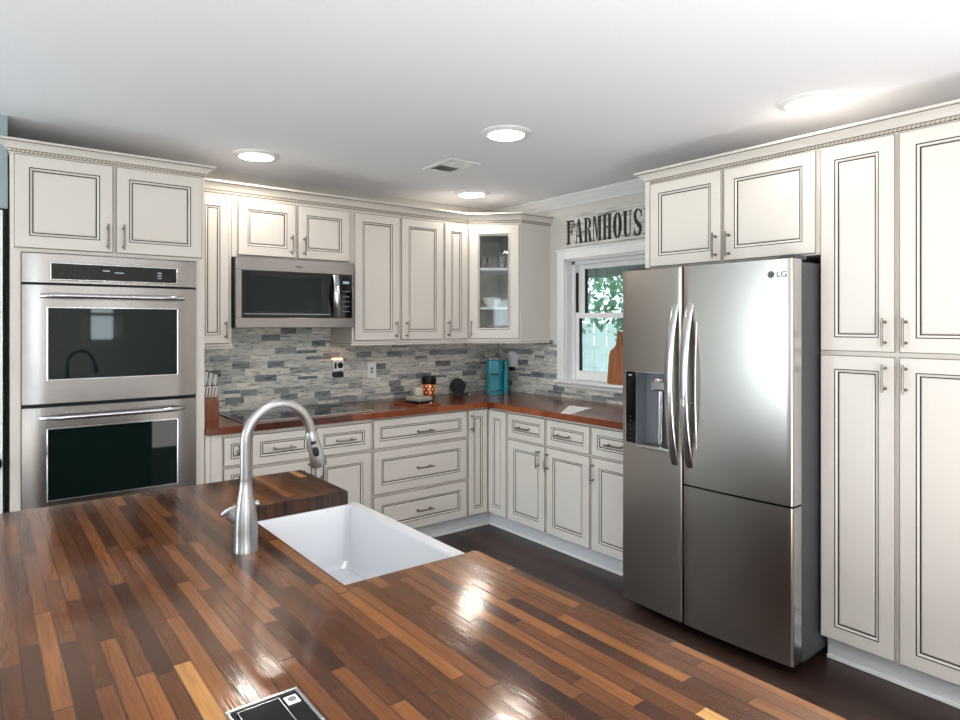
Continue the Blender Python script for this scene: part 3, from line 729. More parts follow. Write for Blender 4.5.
# ---------------------------------------------------------------- double oven
ox0, ox1, oy = .150, .902, 3.585
ob = (ox0, oy, .61)
ov = thing('double_oven', 'stainless double wall oven with two black glass doors', 'oven', ob)
g = MB(); g.box(ox0-.001, ox1+.001, oy+.019, oy+.039, .612, 1.802, M_rubber); loc_build(g, 'body', ov, ob)
def curved_door(g, x0, x1, z0, z1, y0, th, m, win=None, bulge=.006, n=14):
    """slab bowed a little at its sides, with an opening for the window glass"""
    X = sorted(set([x0+(x1-x0)*i/n for i in range(n+1)] + ([win[0], win[1]] if win else [])))
    Z = [z0, z1] if not win else [z0, win[2], win[3], z1]
    def yy(x):
        t = (x-x0)/(x1-x0)*2-1
        e = max(0, abs(t)-.93)/.07
        return y0 - bulge*(1-t*t) + .010*e*e
    k = g.mi(m)
    for i in range(len(X)-1):
        for j in range(len(Z)-1):
            a, b, c, d = X[i], X[i+1], Z[j], Z[j+1]
            if win and a >= win[0]-1e-6 and b <= win[1]+1e-6 and j == 1: continue
            f = g.bm.faces.new([g.bm.verts.new(p) for p in ((a, yy(a), c), (b, yy(b), c), (b, yy(b), d), (a, yy(a), d))]); f.material_index = k; f.smooth = True
        for z in (z0, z1):
            f = g.bm.faces.new([g.bm.verts.new(p) for p in ((X[i], yy(X[i]), z), (X[i+1], yy(X[i+1]), z), (X[i+1], y0+th, z), (X[i], y0+th, z))]); f.material_index = k
    for x in (x0, x1):
        f = g.bm.faces.new([g.bm.verts.new(p) for p in ((x, yy(x), z0), (x, y0+th, z0), (x, y0+th, z1), (x, yy(x), z1))]); f.material_index = k
    if win:
        a, b, c, d = win
        for q in (((a, c), (b, c)), ((b, c), (b, d)), ((b, d), (a, d)), ((a, d), (a, c))):
            (xa, za), (xb, zb) = q
            f = g.bm.faces.new([g.bm.verts.new(p) for p in ((xa, yy(xa), za), (xb, yy(xb), zb), (xb, y0+.012, zb), (xa, y0+.012, za))]); f.material_index = g.mi(M_steelb)
    bmesh.ops.remove_doubles(g.bm, verts=g.bm.verts[:], dist=1e-5)
g = MB(); curved_door(g, ox0, ox1, 1.664, 1.798, oy, .019, M_steel, None, .004); cpn = loc_build(g, 'control_panel', ov, ob)
g = MB(); g.box(.256, .806, oy-.010, oy, 1.676, 1.760, M_steelb, .003, 2); g.box(.261, .801, oy-.0112, oy-.0095, 1.681, 1.755, M_glassb, .0005)
g.box(.520, .560, oy-.0122, oy-.011, 1.719, 1.724, M_green); g.box(.47, .50, oy-.0122, oy-.011, 1.726, 1.732, M_print)
for k in range(3): g.box(.712, .730, oy-.0122, oy-.011, 1.700+k*.013, 1.706+k*.013, M_print)
for k in range(4): g.box(.345+(k % 2)*.022, .358+(k % 2)*.022, oy-.0122, oy-.011, 1.702+(k//2)*.022, 1.705+(k//2)*.022, M_grey)
loc_build(g, 'display', cpn, ob)
def oven_door(z0, z1, wz0, wz1, hz):
    g = MB(); curved_door(g, ox0, ox1, z0, z1, oy, .019, M_steel, (.250, .806, wz0, wz1), .006); d = loc_build(g, 'door', ov, ob)
    g = MB(); g.box(.2505, .8055, oy+.002, oy+.010, wz0+.0005, wz1-.0005, M_glasso); loc_build(g, 'oven_window', d, ob)
    g = MB(); w_ = .005
    for (a, b, c, e) in ((.245, .811, wz1, wz1+w_), (.245, .811, wz0-w_, wz0), (.245, .250, wz0, wz1), (.806, .811, wz0, wz1)): g.box(a, b, oy-.0075, oy-.003, c, e, M_steelb, .001)
    loc_build(g, 'window_trim', d, ob)
    g = MB(); hx0, hx1 = .222, .834
    pts = []
    for i in range(17):
        t = i/16; x = hx0+(hx1-hx0)*t; e = min(t, 1-t)
        pts.append((x, oy-.012-.044*min(1, (e*9))**.5 if e > 0 else oy-.010, hz))
    g.tube(pts, [.010]+[.0115]*15+[.010], M_steelb, 12); loc_build(g, 'handle', d, ob)
oven_door(1.100, 1.652, 1.212, 1.546, 1.602)
oven_door(.612, 1.082, .648, .978, 1.036)

# ---------------------------------------------------------------- refrigerator (local frame: x=-Y, -y=-X)
fy0, fy1 = 2.188, 1.292            # left and right side in Y
fb = (2.655, fy0, 0)
fg = thing('refrigerator', 'stainless side-by-side refrigerator with ice and water dispenser', 'refrigerator', fb, RIGHT)
FW = fy0-fy1; dth = .075
g = MB(); g.box(.004, FW-.004, dth+.012, .76, .035, 1.735, M_grey, .004); g.box(.02, FW-.02, dth+.05, .74, 0, .035, M_black); g.build('body', fg)
def fridge_door(x0, x1, z0, z1, hole=None, bulge=.018, n=16):
    g = MB()
    xs = [x0+(x1-x0)*i/n for i in range(n+1)]
    if hole: xs = sorted(set(xs + [hole[0], hole[1]]))
    zs = [z0, z1] if not hole else [z0, hole[2], hole[3], z1]
    R = .012
    def yy(x):
        d = min(x-x0, x1-x); base = -bulge*(1-((x-FW/2)/(FW/2))**2)
        e = max(0, (R-d)/R); return base + R*(1-math.sqrt(max(0, 1-e*e)))
    xs = sorted(set([round(v, 5) for v in xs + [x0+R*q for q in (.1, .25, .5, .75)] + [x1-R*q for q in (.1, .25, .5, .75)]]))
    k = g.mi(M_steelf)
    for i in range(len(xs)-1):
        a, b = xs[i], xs[i+1]
        for j in range(len(zs)-1):
            if hole and a >= hole[0]-1e-6 and b <= hole[1]+1e-6 and j == 1: continue
            f = g.bm.faces.new([g.bm.verts.new(p) for p in ((a, yy(a), zs[j]), (b, yy(b), zs[j]), (b, yy(b), zs[j+1]), (a, yy(a), zs[j+1]))]); f.material_index = k; f.smooth = True
        for z in (z0, z1):
            f = g.bm.faces.new([g.bm.verts.new(p) for p in ((a, yy(a), z), (b, yy(b), z), (b, dth, z), (a, dth, z))]); f.material_index = g.mi(M_steelb)
    for x in (x0, x1):
        f = g.bm.faces.new([g.bm.verts.new(p) for p in ((x, yy(x), z0), (x, dth, z0), (x, dth, z1), (x, yy(x), z1))]); f.material_index = g.mi(M_steelb)
    f = g.bm.faces.new([g.bm.verts.new(p) for p in ((x0, dth, z0), (x0, dth, z1), (x1, dth, z1), (x1, dth, z0))]); f.material_index = g.mi(M_grey)
    if hole:
        a, b, c, d = hole; dep = .060; kk = g.mi(M_grey2)
        for (p, q) in (((a, c), (b, c)), ((b, c), (b, d)), ((b, d), (a, d)), ((a, d), (a, c))):
            f = g.bm.faces.new([g.bm.verts.new(v) for v in ((p[0], yy(p[0]), p[1]), (q[0], yy(q[0]), q[1]), (q[0], dep, q[1]), (p[0], dep, p[1]))]); f.material_index = kk
        f = g.bm.faces.new([g.bm.verts.new(v) for v in ((a, dep, c), (b, dep, c), (b, dep, d), (a, dep, d))]); f.material_index = kk
    bmesh.ops.remove_doubles(g.bm, verts=g.bm.verts[:], dist=1e-5)
    return g, yy
M_grey2 = mat('dispenser_grey', srgb(128, 132, 138), .3, .6)
LX1 = .373
g, yl = fridge_door(0, LX1, .045, 1.745, (.104, .310, .860, 1.226)); fd = g.build('door', fg)
g, yr = fridge_door(LX1+.008, FW, .712, 1.745); rd = g.build('door', fg)
g, yr2 = fridge_door(LX1+.008, FW, .045, .703); g.build('door', fg)
g = MB(); g.box(.010, FW-.010, dth, dth+.012, .05, 1.74, M_rubber); g.build('gasket', fg)
for a_ in (.012, FW-.075):
    g = MB(); g.box(a_, a_+.063, .035, .150, 1.7455, 1.766, M_grey, .006, 2); g.build('hinge_cover', fg)
# dispenser
g = MB(); g.box(.034, .100, yl(.06)-.004, yl(.06)+.003,   .860, 1.226, M_glassb, .002); dp = g.build('dispenser_panel', fd)
g = MB(); g.box(.050, .072, yl(.06)-.0046, yl(.06)-.0038, 1.205, 1.211, M_print)
g.build('marking', dp)
for k in range(6):
    g = MB(); g.lathe([(0, 0), (.0035, 0), (.0035, -.0008), (0, -.0008)], M_grey, 10, (.062, yl(.06)-.0038, .885+k*.022), 'Y'); g.build('button', dp)
g = MB()
g.box(.029, .034, yl(.06)-.004, yl(.06)+.003, .856, 1.230, M_steelb); g.box(.100, .104, yl(.1)-.004, yl(.1)+.003, .856, 1.230, M_steelb); g.box(.104, .310, yl(.2)-.004, yl(.2)+.002, 1.226, 1.230, M_steelb)
g.box(.104, .310, -.020, .058, .844, .862, M_steelb, .004, 2)
for k in range(6): g.box(.125, .295, .000+k*.009, .003+k*.009, .8620, .8632, M_grey)
g.build('drip_tray', fd)
g = MB(); g.box(.178, .282, .000, .058, 1.135, 1.188, M_steelb, .010, 2); g.lathe([(0, 0), (.05, 0), (.042, .012), (0, .012)], M_steelb, 20, (.228, .030, 1.188)); g.build('ice_chute', fd)
g = MB(); g.tube([(.212, .046, 1.135), (.210, .048, .98), (.206, .050, .864)], .019, M_steelb, 14); g.build('water_spout', fd)
g = MB(); g.box(.244, .285, .038, .046, 1.00, 1.10, M_steelb, .004, 2); g.build('paddle', fd)
def fridge_handle(parent, xc, lean):
    g = MB(); n = 18; pts = []
    for i in range(n+1):
        t = i/n; s_ = math.sin(PI*t); pts.append((xc+lean*s_, -.014-.050*s_**.75, .795+.770*t))
    g.tube(pts, [.019]+[.0205]*(n-1)+[.019], M_steelb, 16, sq=(1.15, .5)); h = g.build('handle', parent)
    return h
fridge_handle(fd, .336, -.004)
rh = fridge_handle(rd, .418, -.004)
g = MB(); n = 16; pts = [(.452+.010*math.sin(PI*i/n), -.010-.030*math.sin(PI*i/n), .86+.65*i/n) for i in range(n+1)]
g.tube(pts, .0045, M_steelb, 8); g.build('handle_trim', rd)
g = MB(); g.box(.404, .424, -.075, -.070, 1.085, 1.118, M_steelb, .002); g.tube([(.424, -.06, 1.103), (.455, -.040, 1.103)], .004, M_nickel, 8); g.build('door_button', rd)
# badge
def text_mesh(txt, size, depth, m):
    cu = bpy.data.curves.new('text', 'FONT'); cu.body = txt; cu.size = size; cu.extrude = depth; cu.resolution_u = 3
    o = bpy.data.objects.new('tmp', cu); COL.objects.link(o); dg = bpy.context.evaluated_depsgraph_get()
    me = bpy.data.meshes.new_from_object(o.evaluated_get(dg)); bpy.data.objects.remove(o, do_unlink=True); bpy.data.curves.remove(cu)
    me.materials.clear(); me.materials.append(m); return me
M_badge = mat('badge_grey', srgb(22, 26, 30), .5)
me = text_mesh('LG', .034, .0006, M_badge)
bx = .824; lg = bpy.data.objects.new('badge', me); COL.objects.link(lg); lg.parent = rd; lg.location = (bx+.004, yr(bx+.02)-.0004, 1.669); lg.rotation_euler = (PI/2, 0, 0); lg.scale = (1.1, 1, 1)
g = MB(); g.lathe([(0, 0), (.0145, 0), (.0145, -.0010), (0, -.0010)], M_badge, 24, (bx-.018, yr(bx-.018), 1.681), 'Y')
g.lathe([(.0085, -.0009), (.0085, -.0016), (.0100, -.0016), (.0100, -.0009)], M_steelb, 20, (bx-.018, yr(bx-.018), 1.681), 'Y')
g.box(bx-.0190, bx-.0175, yr(bx)-.0022, yr(bx)-.0008, 1.676, 1.687, M_steelb); g.build('badge_disc', rd)

# ---------------------------------------------------------------- island with farmhouse sink
IT0, IT1 = .876, .920
SX0, SX1, SY0, SY1 = .603, .990, 1.237, 1.937
ix0, ix1, iy0, iy1 = -.35, .955, .15, 2.328
g = MB(); ip = [(ix0, iy0), (ix1, iy0), (ix1, SY0), (SX0, SY0), (SX0, SY1), (ix1+.004, SY1), (ix1+.004, iy1), (ix0, iy1)]
g.prism(ip, IT0, IT1, M_iedge, mtop=M_island)
es = [e for e in g.bm.edges if abs(e.verts[0].co.z-IT1) < 1e-5 and abs(e.verts[1].co.z-IT1) < 1e-5]
bmesh.ops.bevel(g.bm, geom=es, offset=.003, segments=2, affect='EDGES')
# the slot the pop-up outlet drops into is covered by its frame
isl = thing('kitchen_island', 'large kitchen island with a glossy walnut butcher-block top', 'island', (.3, 1.2, 0))
ibase = (.3, 1.2, 0)
loc_build(g, 'countertop', isl, ibase, label='glossy walnut butcher-block top of narrow staves')
g = MB()
bx1 = .925
# hollow body so that the sink and the outlet fit inside
g.box(-.05, bx1, .20, .22, .10, IT0, M_stain); g.box(-.05, bx1, 2.28, 2.30, .10, IT0, M_stain)
g.box(-.05, -.03, .22, 2.28, .10, IT0, M_stain)
g.box(bx1-.02, bx1, .22, SY0-.03, .10, IT0, M_stain); g.box(bx1-.02, bx1, SY1+.03, 2.28, .10, IT0, M_stain); g.box(bx1-.02, bx1, SY0-.03, SY1+.03, .10, .60, M_stain)
g.box(-.03, bx1-.02, .22, 2.28, .10, .12, M_stain); g.box(-.03, bx1-.07, .24, 2.26, 0, .10, M_stain)
loc_build(g, 'body', isl, ibase)
def isl_front(y0, y1, z0, z1, hz):
    gg = MB(); panel_front(gg, 0, y1-y0, z0, z1, 0, .018)
    gg.mats = [M_stain if q is M_cream else q for q in gg.mats]
    gg.xf(Matrix.Translation((bx1, y0, 0)) @ Matrix.Rotation(PI/2, 4, 'Z'))
    d = loc_build(gg, 'door', isl, ibase)
    gg = MB(); gg.tube([(bx1+.048, (y0+y1)/2-.06, hz), (bx1+.048, (y0+y1)/2+.06, hz)], .005, M_nickel, 8)
    for s_ in (-1, 1): gg.tube([(bx1+.016, (y0+y1)/2+s_*.045, hz), (bx1+.048, (y0+y1)/2+s_*.045, hz)], .004, M_nickel, 8)
    loc_build(gg, 'handle', d, ibase)
isl_front(.23, .71, .12, .86, .80); isl_front(.72, SY0-.04, .12, .86, .80); isl_front(SY1+.04, 2.27, .12, .86, .80)
isl_front(SY0-.02, 1.58, .12, .59, .55); isl_front(1.595, SY1+.02, .12, .59, .55)

# sink: apron-front basin, hollow with rounded inner corners
def rrect(x0, x1, y0, y1, r, n=6):
    out = []
    for cx, cy, a0 in ((x1-r, y1-r, 0), (x0+r, y1-r, PI/2), (x0+r, y0+r, PI), (x1-r, y0+r, 3*PI/2)):
        for i in range(n+1): a = a0+PI/2*i/n; out.append((cx+r*math.cos(a), cy+r*math.sin(a)))
    return out
g = MB(); ztop = IT0-.001; k = g.mi(M_sink)
ox_0, ox_1, oy_0, oy_1 = SX0-.022, SX1+.008, SY0-.022, SY1+.022
nx0, nx1, ny0, ny1 = SX0+.006, SX1-.028, SY0+.004, SY1-.004
levels = [(rrect(ox_0, ox_1, oy_0, oy_1, .012), ztop-.262), (rrect(ox_0, ox_1, oy_0, oy_1, .012), ztop-.006), (rrect(ox_0+.004, ox_1-.004, oy_0+.004, oy_1-.004, .012), ztop),
          (rrect(nx0, nx1, ny0, ny1, .018), ztop), (rrect(nx0+.004, nx1-.004, ny0+.004, ny1-.004, .018), ztop-.006),
          (rrect(nx0+.008, nx1-.008, ny0+.008, ny1-.008, .022), ztop-.18), (rrect(nx0+.018, nx1-.018, ny0+.018, ny1-.018, .03), ztop-.198), (rrect(nx0+.05, nx1-.05, ny0+.05, ny1-.05, .04), ztop-.203), (rrect(.75, .81, 1.557, 1.617, .0299), ztop-.207)]
rows = [[g.bm.verts.new((p[0], p[1], z)) for p in poly_] for poly_, z in levels]
for a, b in zip(rows, rows[1:]):
    n = len(a)
    for i in range(n):
        f = g.bm.faces.new((a[i], a[(i+1) % n], b[(i+1) % n], b[i])); f.material_index = k; f.smooth = True
g.bm.faces.new(rows[0][::-1]).material_index = k; g.bm.faces.new(rows[-1]).material_index = k
skb = (.8, 1.58, ztop-.262)
sk = thing('farmhouse_sink', 'white apron-front sink set into the island edge', 'sink', skb)
so = loc_build(g, 'basin', sk, skb)
for e_ in ():
    pass
mod = so.modifiers.new('edge', 'EDGE_SPLIT'); mod.split_angle = math.radians(35)
g = MB(); g.lathe([(0, .002), (.020, .002), (.024, .004), (.038, .005), (.042, .001), (.042, 0)], M_steelb, 24, (.78, 1.587, ztop-.2055)); loc_build(g, 'drain', sk, skb)

# faucet
fa = (.509, 1.575, IT1)
ft = thing('kitchen_faucet', 'brushed nickel pull-down kitchen faucet behind the white sink', 'faucet', fa)
g = MB(); g.lathe([(0, 0), (.0285, 0), (.0285, .006), (.0275, .010), (.0272, .05), (.0258, .085), (.0225, .112), (.0175, .140), (.0145, .162), (.0136, .172), (.0139, .174), (.0139, .178), (0, .178)], M_chrome, 32); g.build('faucet_body', ft)
g = MB(); pts = [(0, 0, .178), (0, 0, .22), (0, 0, .262)]
R = .083; cz = .260
for i in range(1, 25):
    a = PI*(1-i/24*.955); pts.append((R+R*math.cos(a), 0, cz+R*1.08*math.sin(a)))
g.tube(pts, .0128, M_chrome, 20); g.build('spout', ft)
e1 = Vector(pts[-1]); dv = Vector((.26, 0, -1)).normalized()
g = MB(); hp = [e1, e1+dv*.004, e1+dv*.02, e1+dv*.06, e1+dv*.090, e1+dv*.094]
g.tube([tuple(p) for p in hp], [.0130, .0142, .0158, .0190, .0218, .0200], M_chrome, 20); sh = g.build('spray_head', ft)
g = MB(); side = Vector((-.62, -.79, 0)).normalized()
side = Vector((-.35, -.94, 0)).normalized()
for (t, l, r_) in ((.028, .008, .0060), (.052, .024, .0070)):
    c = e1+dv*t + side*(.0142+t*.06); q = [c-dv*l*.5, c-dv*l*.25, c+dv*l*.25, c+dv*l*.5]
    g.tube([tuple(p) for p in q], [r_*.7, r_*1.15, r_*1.15, r_*.7], M_rubber, 12, sq=(1.0, 1.0))
g.build('spray_button', sh)
g = MB(); g.tube([(0, .012, .068), (0, .062, .068), (0, .082, .068)], [.0175, .0195, .0205], M_chrome, 20); g.tube([(0, .082, .068), (0, .090, .068)], [.0195, .014], M_chrome, 20)
g.build('valve', ft)
g = MB(); g.tube([(-.038, .076, .074), (-.025, .080, .080), (0, .082, .086), (.035, .082, .088), (.058, .080, .088)], [.005, .007, .008, .0065, .009], M_chrome, 12); g.build('lever', ft)

# pop-up outlet in the island
pa = (.272, .828, IT1); s_ = .105
pu = thing('counter_outlet', 'square pop-up outlet with black cover and steel rim in the walnut top', 'outlet', pa)
g = MB()
for (a, b, c, d) in ((0, s_, 0, .005), (0, s_, s_-.005, s_), (0, .005, .005, s_-.005), (s_-.005, s_, .005, s_-.005)): g.box(a, b, c, d, .0002, .0042, M_steelb, .001)
g.build('frame', pu)
g = MB(); g.box(.005, s_-.005, .005, s_-.005, .0002, .0022, M_glassb); g.build('cover', pu)
g = MB(); g.box(.012, .072, .012, s_-.014, .0023, .0040, M_glassb, .0006); g.box(.0125, .0135, .012, s_-.014, .004, .0046, M_steelb); g.box(.071, .0725, .012, s_-.014, .004, .0046, M_steelb); g.box(.012, .072, s_-.0155, s_-.014, .004, .0046, M_steelb); g.build('lid', pu)
g = MB(); g.box(.077, .096, s_-.040, s_-.018, .0023, .0046, M_plastic, .001); g.lathe([(0, 0), (.006, 0), (.006, .0006), (0, .0006)], M_grey2, 14, (.0865, s_-.029, .0046)); g.build('button', pu)

# ---------------------------------------------------------------- things on the worktops
ctz = CT1
# cooktop
g = MB(); cb = (1.16, 3.628, ctz); ck = thing('cooktop', 'flat black glass cooktop with steel trim set in the wooden worktop', 'cooktop', cb)
g.box(1.168, 1.957, 3.640, 4.125, ctz+.0003, ctz+.006, M_glassb, .001); gl = loc_build(g, 'glass_top', ck, cb)
g = MB(); g.box(1.158, 1.967, 3.626, 3.640, ctz+.0003, ctz+.008, M_steelb, .002); g.box(1.158, 1.168, 3.640, 4.125, ctz+.0003, ctz+.008, M_steelb, .002); g.box(1.957, 1.967, 3.640, 4.125, ctz+.0003, ctz+.008, M_steelb, .002); loc_build(g, 'trim', ck, cb)
M_ring = mat('burner_print', srgb(84, 86, 88), .2)
for (x, y, r) in ((1.33, 3.78, .08), (1.34, 4.0, .095), (1.56, 3.90, .075), (1.77, 3.78, .10), (1.78, 4.01, .08)):
    g = MB()
    for q in (r, r*.6): g.lathe([(q-.0015, .0002), (q-.0015, .0006), (q+.0015, .0006), (q+.0015, .0002)], M_ring, 40, (x, y, ctz+.006))
    loc_build(g, 'burner_ring', gl, cb)

# knife block with knives, tucked against the oven cabinet
kb = (1.035, 3.92, ctz)
kbt = thing('knife_block', 'reddish wooden knife block against the oven cabinet side', 'knife block', kb)
g = MB(); prof = [(-.065, 0.0), (.075, 0), (.075, .13), (.03, .20), (-.065, .105)]
g.prism([(y+3.92-.0, z+ctz) for y, z in prof], .978, 1.092, M_block, 'X'); loc_build(g, 'block', kbt, kb)
tilt = Vector((.0, -.42, .90)).normalized()
def knife(x, y, z, L, w_, label, sc=False):
    g = MB(); b0 = Vector((x, y, z)); k = kb
    g.tube([tuple(b0), tuple(b0+tilt*L*.5), tuple(b0+tilt*L)], [w_*.8, w_, w_*.9], M_plastic if not sc else M_steelb, 10, sq=(1, .7))
    g.tube([tuple(b0+tilt*L), tuple(b0+tilt*(L+.008))], [w_*.95, w_*.8], M_steelb, 10, sq=(1, .7))
    g.tube([tuple(b0-tilt*.012), tuple(b0+tilt*.001)], [w_*.6, w_*.8], M_steelb, 10, sq=(1, .5))
    single(g, 'knife', tuple(b0), label, 'knife', 'knives in the wooden block')
M_cut = M_steelb
for i in range(6):
    knife(.992+i*.017, 3.872, ctz+.134, .075, .0062, ['small pale-handled steak knife in the front row of the block, first from the ovens', 'second small steak knife from the ovens in the front row', 'third small steak knife from the ovens in the front row', 'fourth small steak knife from the ovens in the front row', 'fifth small steak knife from the ovens in the front row', 'small steak knife at the cooktop end of the front row'][i])
for i, (x, L) in enumerate(((.998, .10), (1.030, .105), (1.058, .095), (1.084, .085))):
    knife(x, 3.925, ctz+.188, L, .0095, ['large knife at the oven end of the back row of the block', 'second large knife from the ovens in the back row', 'third large knife from the ovens in the back row', 'large slanted knife at the cooktop end of the back row'][i])

# tray, felt box, candle, wax warmer
tr = MB(); tc_ = Vector((2.395, 3.775, ctz)); ang = math.radians(8)
tw, td = .098, .135
g = MB(); g.box(-tw, tw, -td, td, .0003, .005, M_block); 
for (a, b, c, d) in ((-tw, tw, -td, -td+.008), (-tw, tw, td-.008, td), (-tw, -tw+.008, -td+.008, td-.008), (tw-.008, tw, -td+.008, td-.008)): g.box(a, b, c, d, .0003, .016, M_copper, .002)
o = g.build('serving_tray'); o.location = tc_; o.rotation_euler = (0, 0, ang); tag(o, 'small copper-rimmed tray lying on the worktop', 'tray')
t = thing('coaster_box', 'grey felt-topped box with black base on the copper tray', 'box', (2.405, 3.765, ctz+.0055), math.radians(10))
g = MB(); g.box(-.062, .062, -.075, .075, 0, .022, M_black, .004, 2); g.box(.03, .05, -.0765, -.0745, .005, .012, M_plastic); g.build('base', t)
g = MB(); g.box(-.060, .060, -.073, .073, .022, .048, M_sponge, .006, 2); g.build('lid', t)
g = MB(); g.lathe([(0, 0), (.034, 0), (.036, .004), (.036, .085), (.033, .088), (.033, .075), (0, .074)], M_wax, 24, (0, 0, 0)); 
o = g.build('candle'); o.location = (2.545, 3.995, ctz+.0003); tag(o, 'pale cream candle standing beside the dark wax warmer', 'candle')
wb = (2.660, 4.03, ctz)
wt = thing('wax_warmer', 'dark wax warmer with a glowing copper pattern on the worktop', 'wax warmer', wb)
g = MB(); g.lathe([(0, 0), (.048, 0), (.050, .008), (.040, .016), (.038, .022), (.050, .030), (.053, .08), (.053, .118)], M_copper, 28); g.build('shade', wt)
g = MB(); g.lathe([(.0535, .108), (.056, .112), (.056, .158), (.050, .162), (.046, .150), (0, .146)], M_black, 28); g.build('dish', wt)
g = MB()
for i in range(10):
    for j in range(3):
        a = 2*PI*i/10+j*.3; r = .0535; c = Vector((r*math.cos(a), r*math.sin(a), .048+j*.022))
        g.lathe([(0, 0), (.0035, 0), (.0035, .0012), (0, .0012)], M_glow, 8)
        M_ = Matrix.Translation(c) @ Matrix.Rotation(a, 4, 'Z') @ Matrix.Rotation(PI/2, 4, 'Y')
        vs = g.bm.verts[-18:] if False else None
        n_ = 18; bmesh.ops.transform(g.bm, matrix=M_, verts=[v for v in list(g.bm.verts)[-n_:]])
g.build('glow_hole', wt)

# round speaker on its stand
sb = (2.958, 4.07, ctz); sp_ = thing('round_speaker', 'small round black fabric-covered speaker standing on edge by the backsplash', 'speaker', sb, math.radians(-30))
g = MB(); g.lathe([(0, -.030), (.045, -.030), (.058, -.022), (.062, -.008), (.062, .008), (.056, .022), (0, .026)], M_fabric, 32, (0, 0, .068), 'Y'); g.build('body', sp_)
g = MB(); g.box(-.030, .030, -.022, .022, .0003, .012, M_black, .004, 2); g.build('stand', sp_)
g = MB(); g.tube([(.02, .015, .01), (.06, .05, .004), (.075, .02, .004), (.088, -.005, .0045)], .003, M_black, 8); g.tube([(.088, -.005, .0045), (.093, -.02, .0045)], .0045, M_plastic, 8); g.build('cord', sp_)

# teal single-cup coffee maker
kf = (3.285, 4.010, ctz); kt = thing('coffee_maker', 'teal single-cup coffee maker in the worktop corner', 'coffee maker', kf, math.radians(-42))
def rbox(g, x0, x1, y0, y1, z0, z1, r, m):
    p = rrect(x0, x1, y0, y1, r, 5)
    L = [(0, z0), (0, z1-.006), (.006, z1)]
    rows = []
    for ins, z in L:
        q = rrect(x0+ins, x1-ins, y0+ins, y1-ins, max(.002, r-ins), 5); rows.append([g.bm.verts.new((a, b, z)) for a, b in q])
    k = g.mi(m)
    for a, b in zip(rows, rows[1:]):
        for i in range(len(a)): f = g.bm.faces.new((a[i], a[(i+1) % len(a)], b[(i+1) % len(a)], b[i])); f.material_index = k; f.smooth = True
    g.bm.faces.new(rows[0][::-1]).material_index = k; g.bm.faces.new(rows[-1]).material_index = k
g = MB(); rbox(g, -.068, .068, -.03, .09, .0003, .272, .045, M_teal); rbox(g, -.070, .070, -.105, .0, .0003, .02, .05, M_teal); g.build('body', kt)
g = MB(); rbox(g, -.070, .070, -.105, .0, .165, .272, .05, M_teal); rbox(g, -.03, .03, -.080, -.03, .148, .1645, .018, M_teald); g.build('brew_head', kt)
g = MB(); rbox(g, -.062, .062, -.098, .03, .2725, .292, .045, M_steelb); g.tube([(-.045, -.088, .279), (0, -.100, .279), (.045, -.088, .279)], .006, M_steelb, 8); g.build('lid', kt)
g = MB(); rbox(g, .0705, .108, -.03, .085, .0003, .262, .014, M_teal); g.build('water_tank', kt)
g = MB(); rbox(g, -.045, .045, -.085, -.022, .0205, .026, .02, M_grey2); g.build('drip_tray', kt)
g = MB(); g.tube([(.08, .09, .03), (.118, .10, .012), (.115, .07, .006)], .0035, M_black, 8); g.build('cord', kt)

# paper
g = MB(); pz = ctz+.0006
q = [(2.856, 2.838), (3.165, 3.060), (3.19, 2.882), (2.862, 2.762)]
g.prism(q, pz, pz+.0012, M_paper); single(g, 'paper_sheet', (3.0, 2.9, pz), 'white sheet of paper lying on the worktop below the window', 'paper')
# cutting board on the sill, leaning on the lower sash
cb_ = (3.478, 2.925, WZ0+.0006); ct = thing('cutting_board', 'wooden paddle cutting board standing on the window sill', 'cutting board', cb_)
ct.rotation_euler = (0, math.radians(7), 0)
prof = [(-.076, .012), (-.064, 0), (.064, 0), (.078, .014), (.079, .20), (.070, .235), (.030, .262), (.020, .285), (.017, .335), (.023, .352), (.014, .372), (-.014, .372), (-.024, .352), (-.018, .335), (-.020, .285), (-.032, .262), (-.072, .232), (-.080, .20)]
g = MB(); g.prism(prof, 0, .017, M_boardw, 'X')
bmesh.ops.bevel(g.bm, geom=[e for e in g.bm.edges if abs(e.verts[0].co.x-e.verts[1].co.x) < 1e-6], offset=.002, segments=1, affect='EDGES'); g.build('paddle', ct)
g = MB(); g.lathe([(0, 0), (.006, 0), (.006, .0006), (0, .0006)], M_black, 12, (-.0006, 0, .352), 'X'); g.build('hang_hole', ct)

# outlets and plug-ins on the tile
def plate(name, label, loc, rz, rocker):
    t = thing(name, label, 'outlet' if 'outlet' in name else 'switch', loc, rz)
    g = MB(); g.box(-.036, .036, -.006, -.0003, -.058, .058, M_plastic, .003, 2); g.build('plate', t)
    g = MB()
    if rocker: g.box(-.005, .005, -.014, -.006, -.010, .006, M_plastic, .002); g.box(-.010, .010, -.0068, -.0058, -.020, .020, M_grey2)
    else:
        for z in (-.02, .02):
            g.lathe([(0, 0), (.016, 0), (.016, -.0015), (0, -.0015)], M_plastic, 18, (0, -.006, z), 'Y')
            for x in (-.006, .004): g.box(x, x+.002, -.0082, -.0074, z-.004, z+.005, M_black)
    g.build('switch_toggle' if rocker else 'socket', t); return t
plate('wall_outlet', 'white outlet plate behind the plug-in on the back wall tile', (1.972, YB-.008, 1.150), BACK, False)
plate('light_switch', 'white light switch on the back wall tile right of the plug-in', (2.265, YB-.008, 1.132), BACK, True)
plate('wall_outlet', 'white outlet plate on the window wall tile beside the coffee maker', (XR-.008, 3.985, 1.165), RIGHT, False)
nl = thing('plug_in_night_light', 'white plug-in unit with black lens glowing warm on top', 'night light', (1.975, YB-.0165, 1.120))
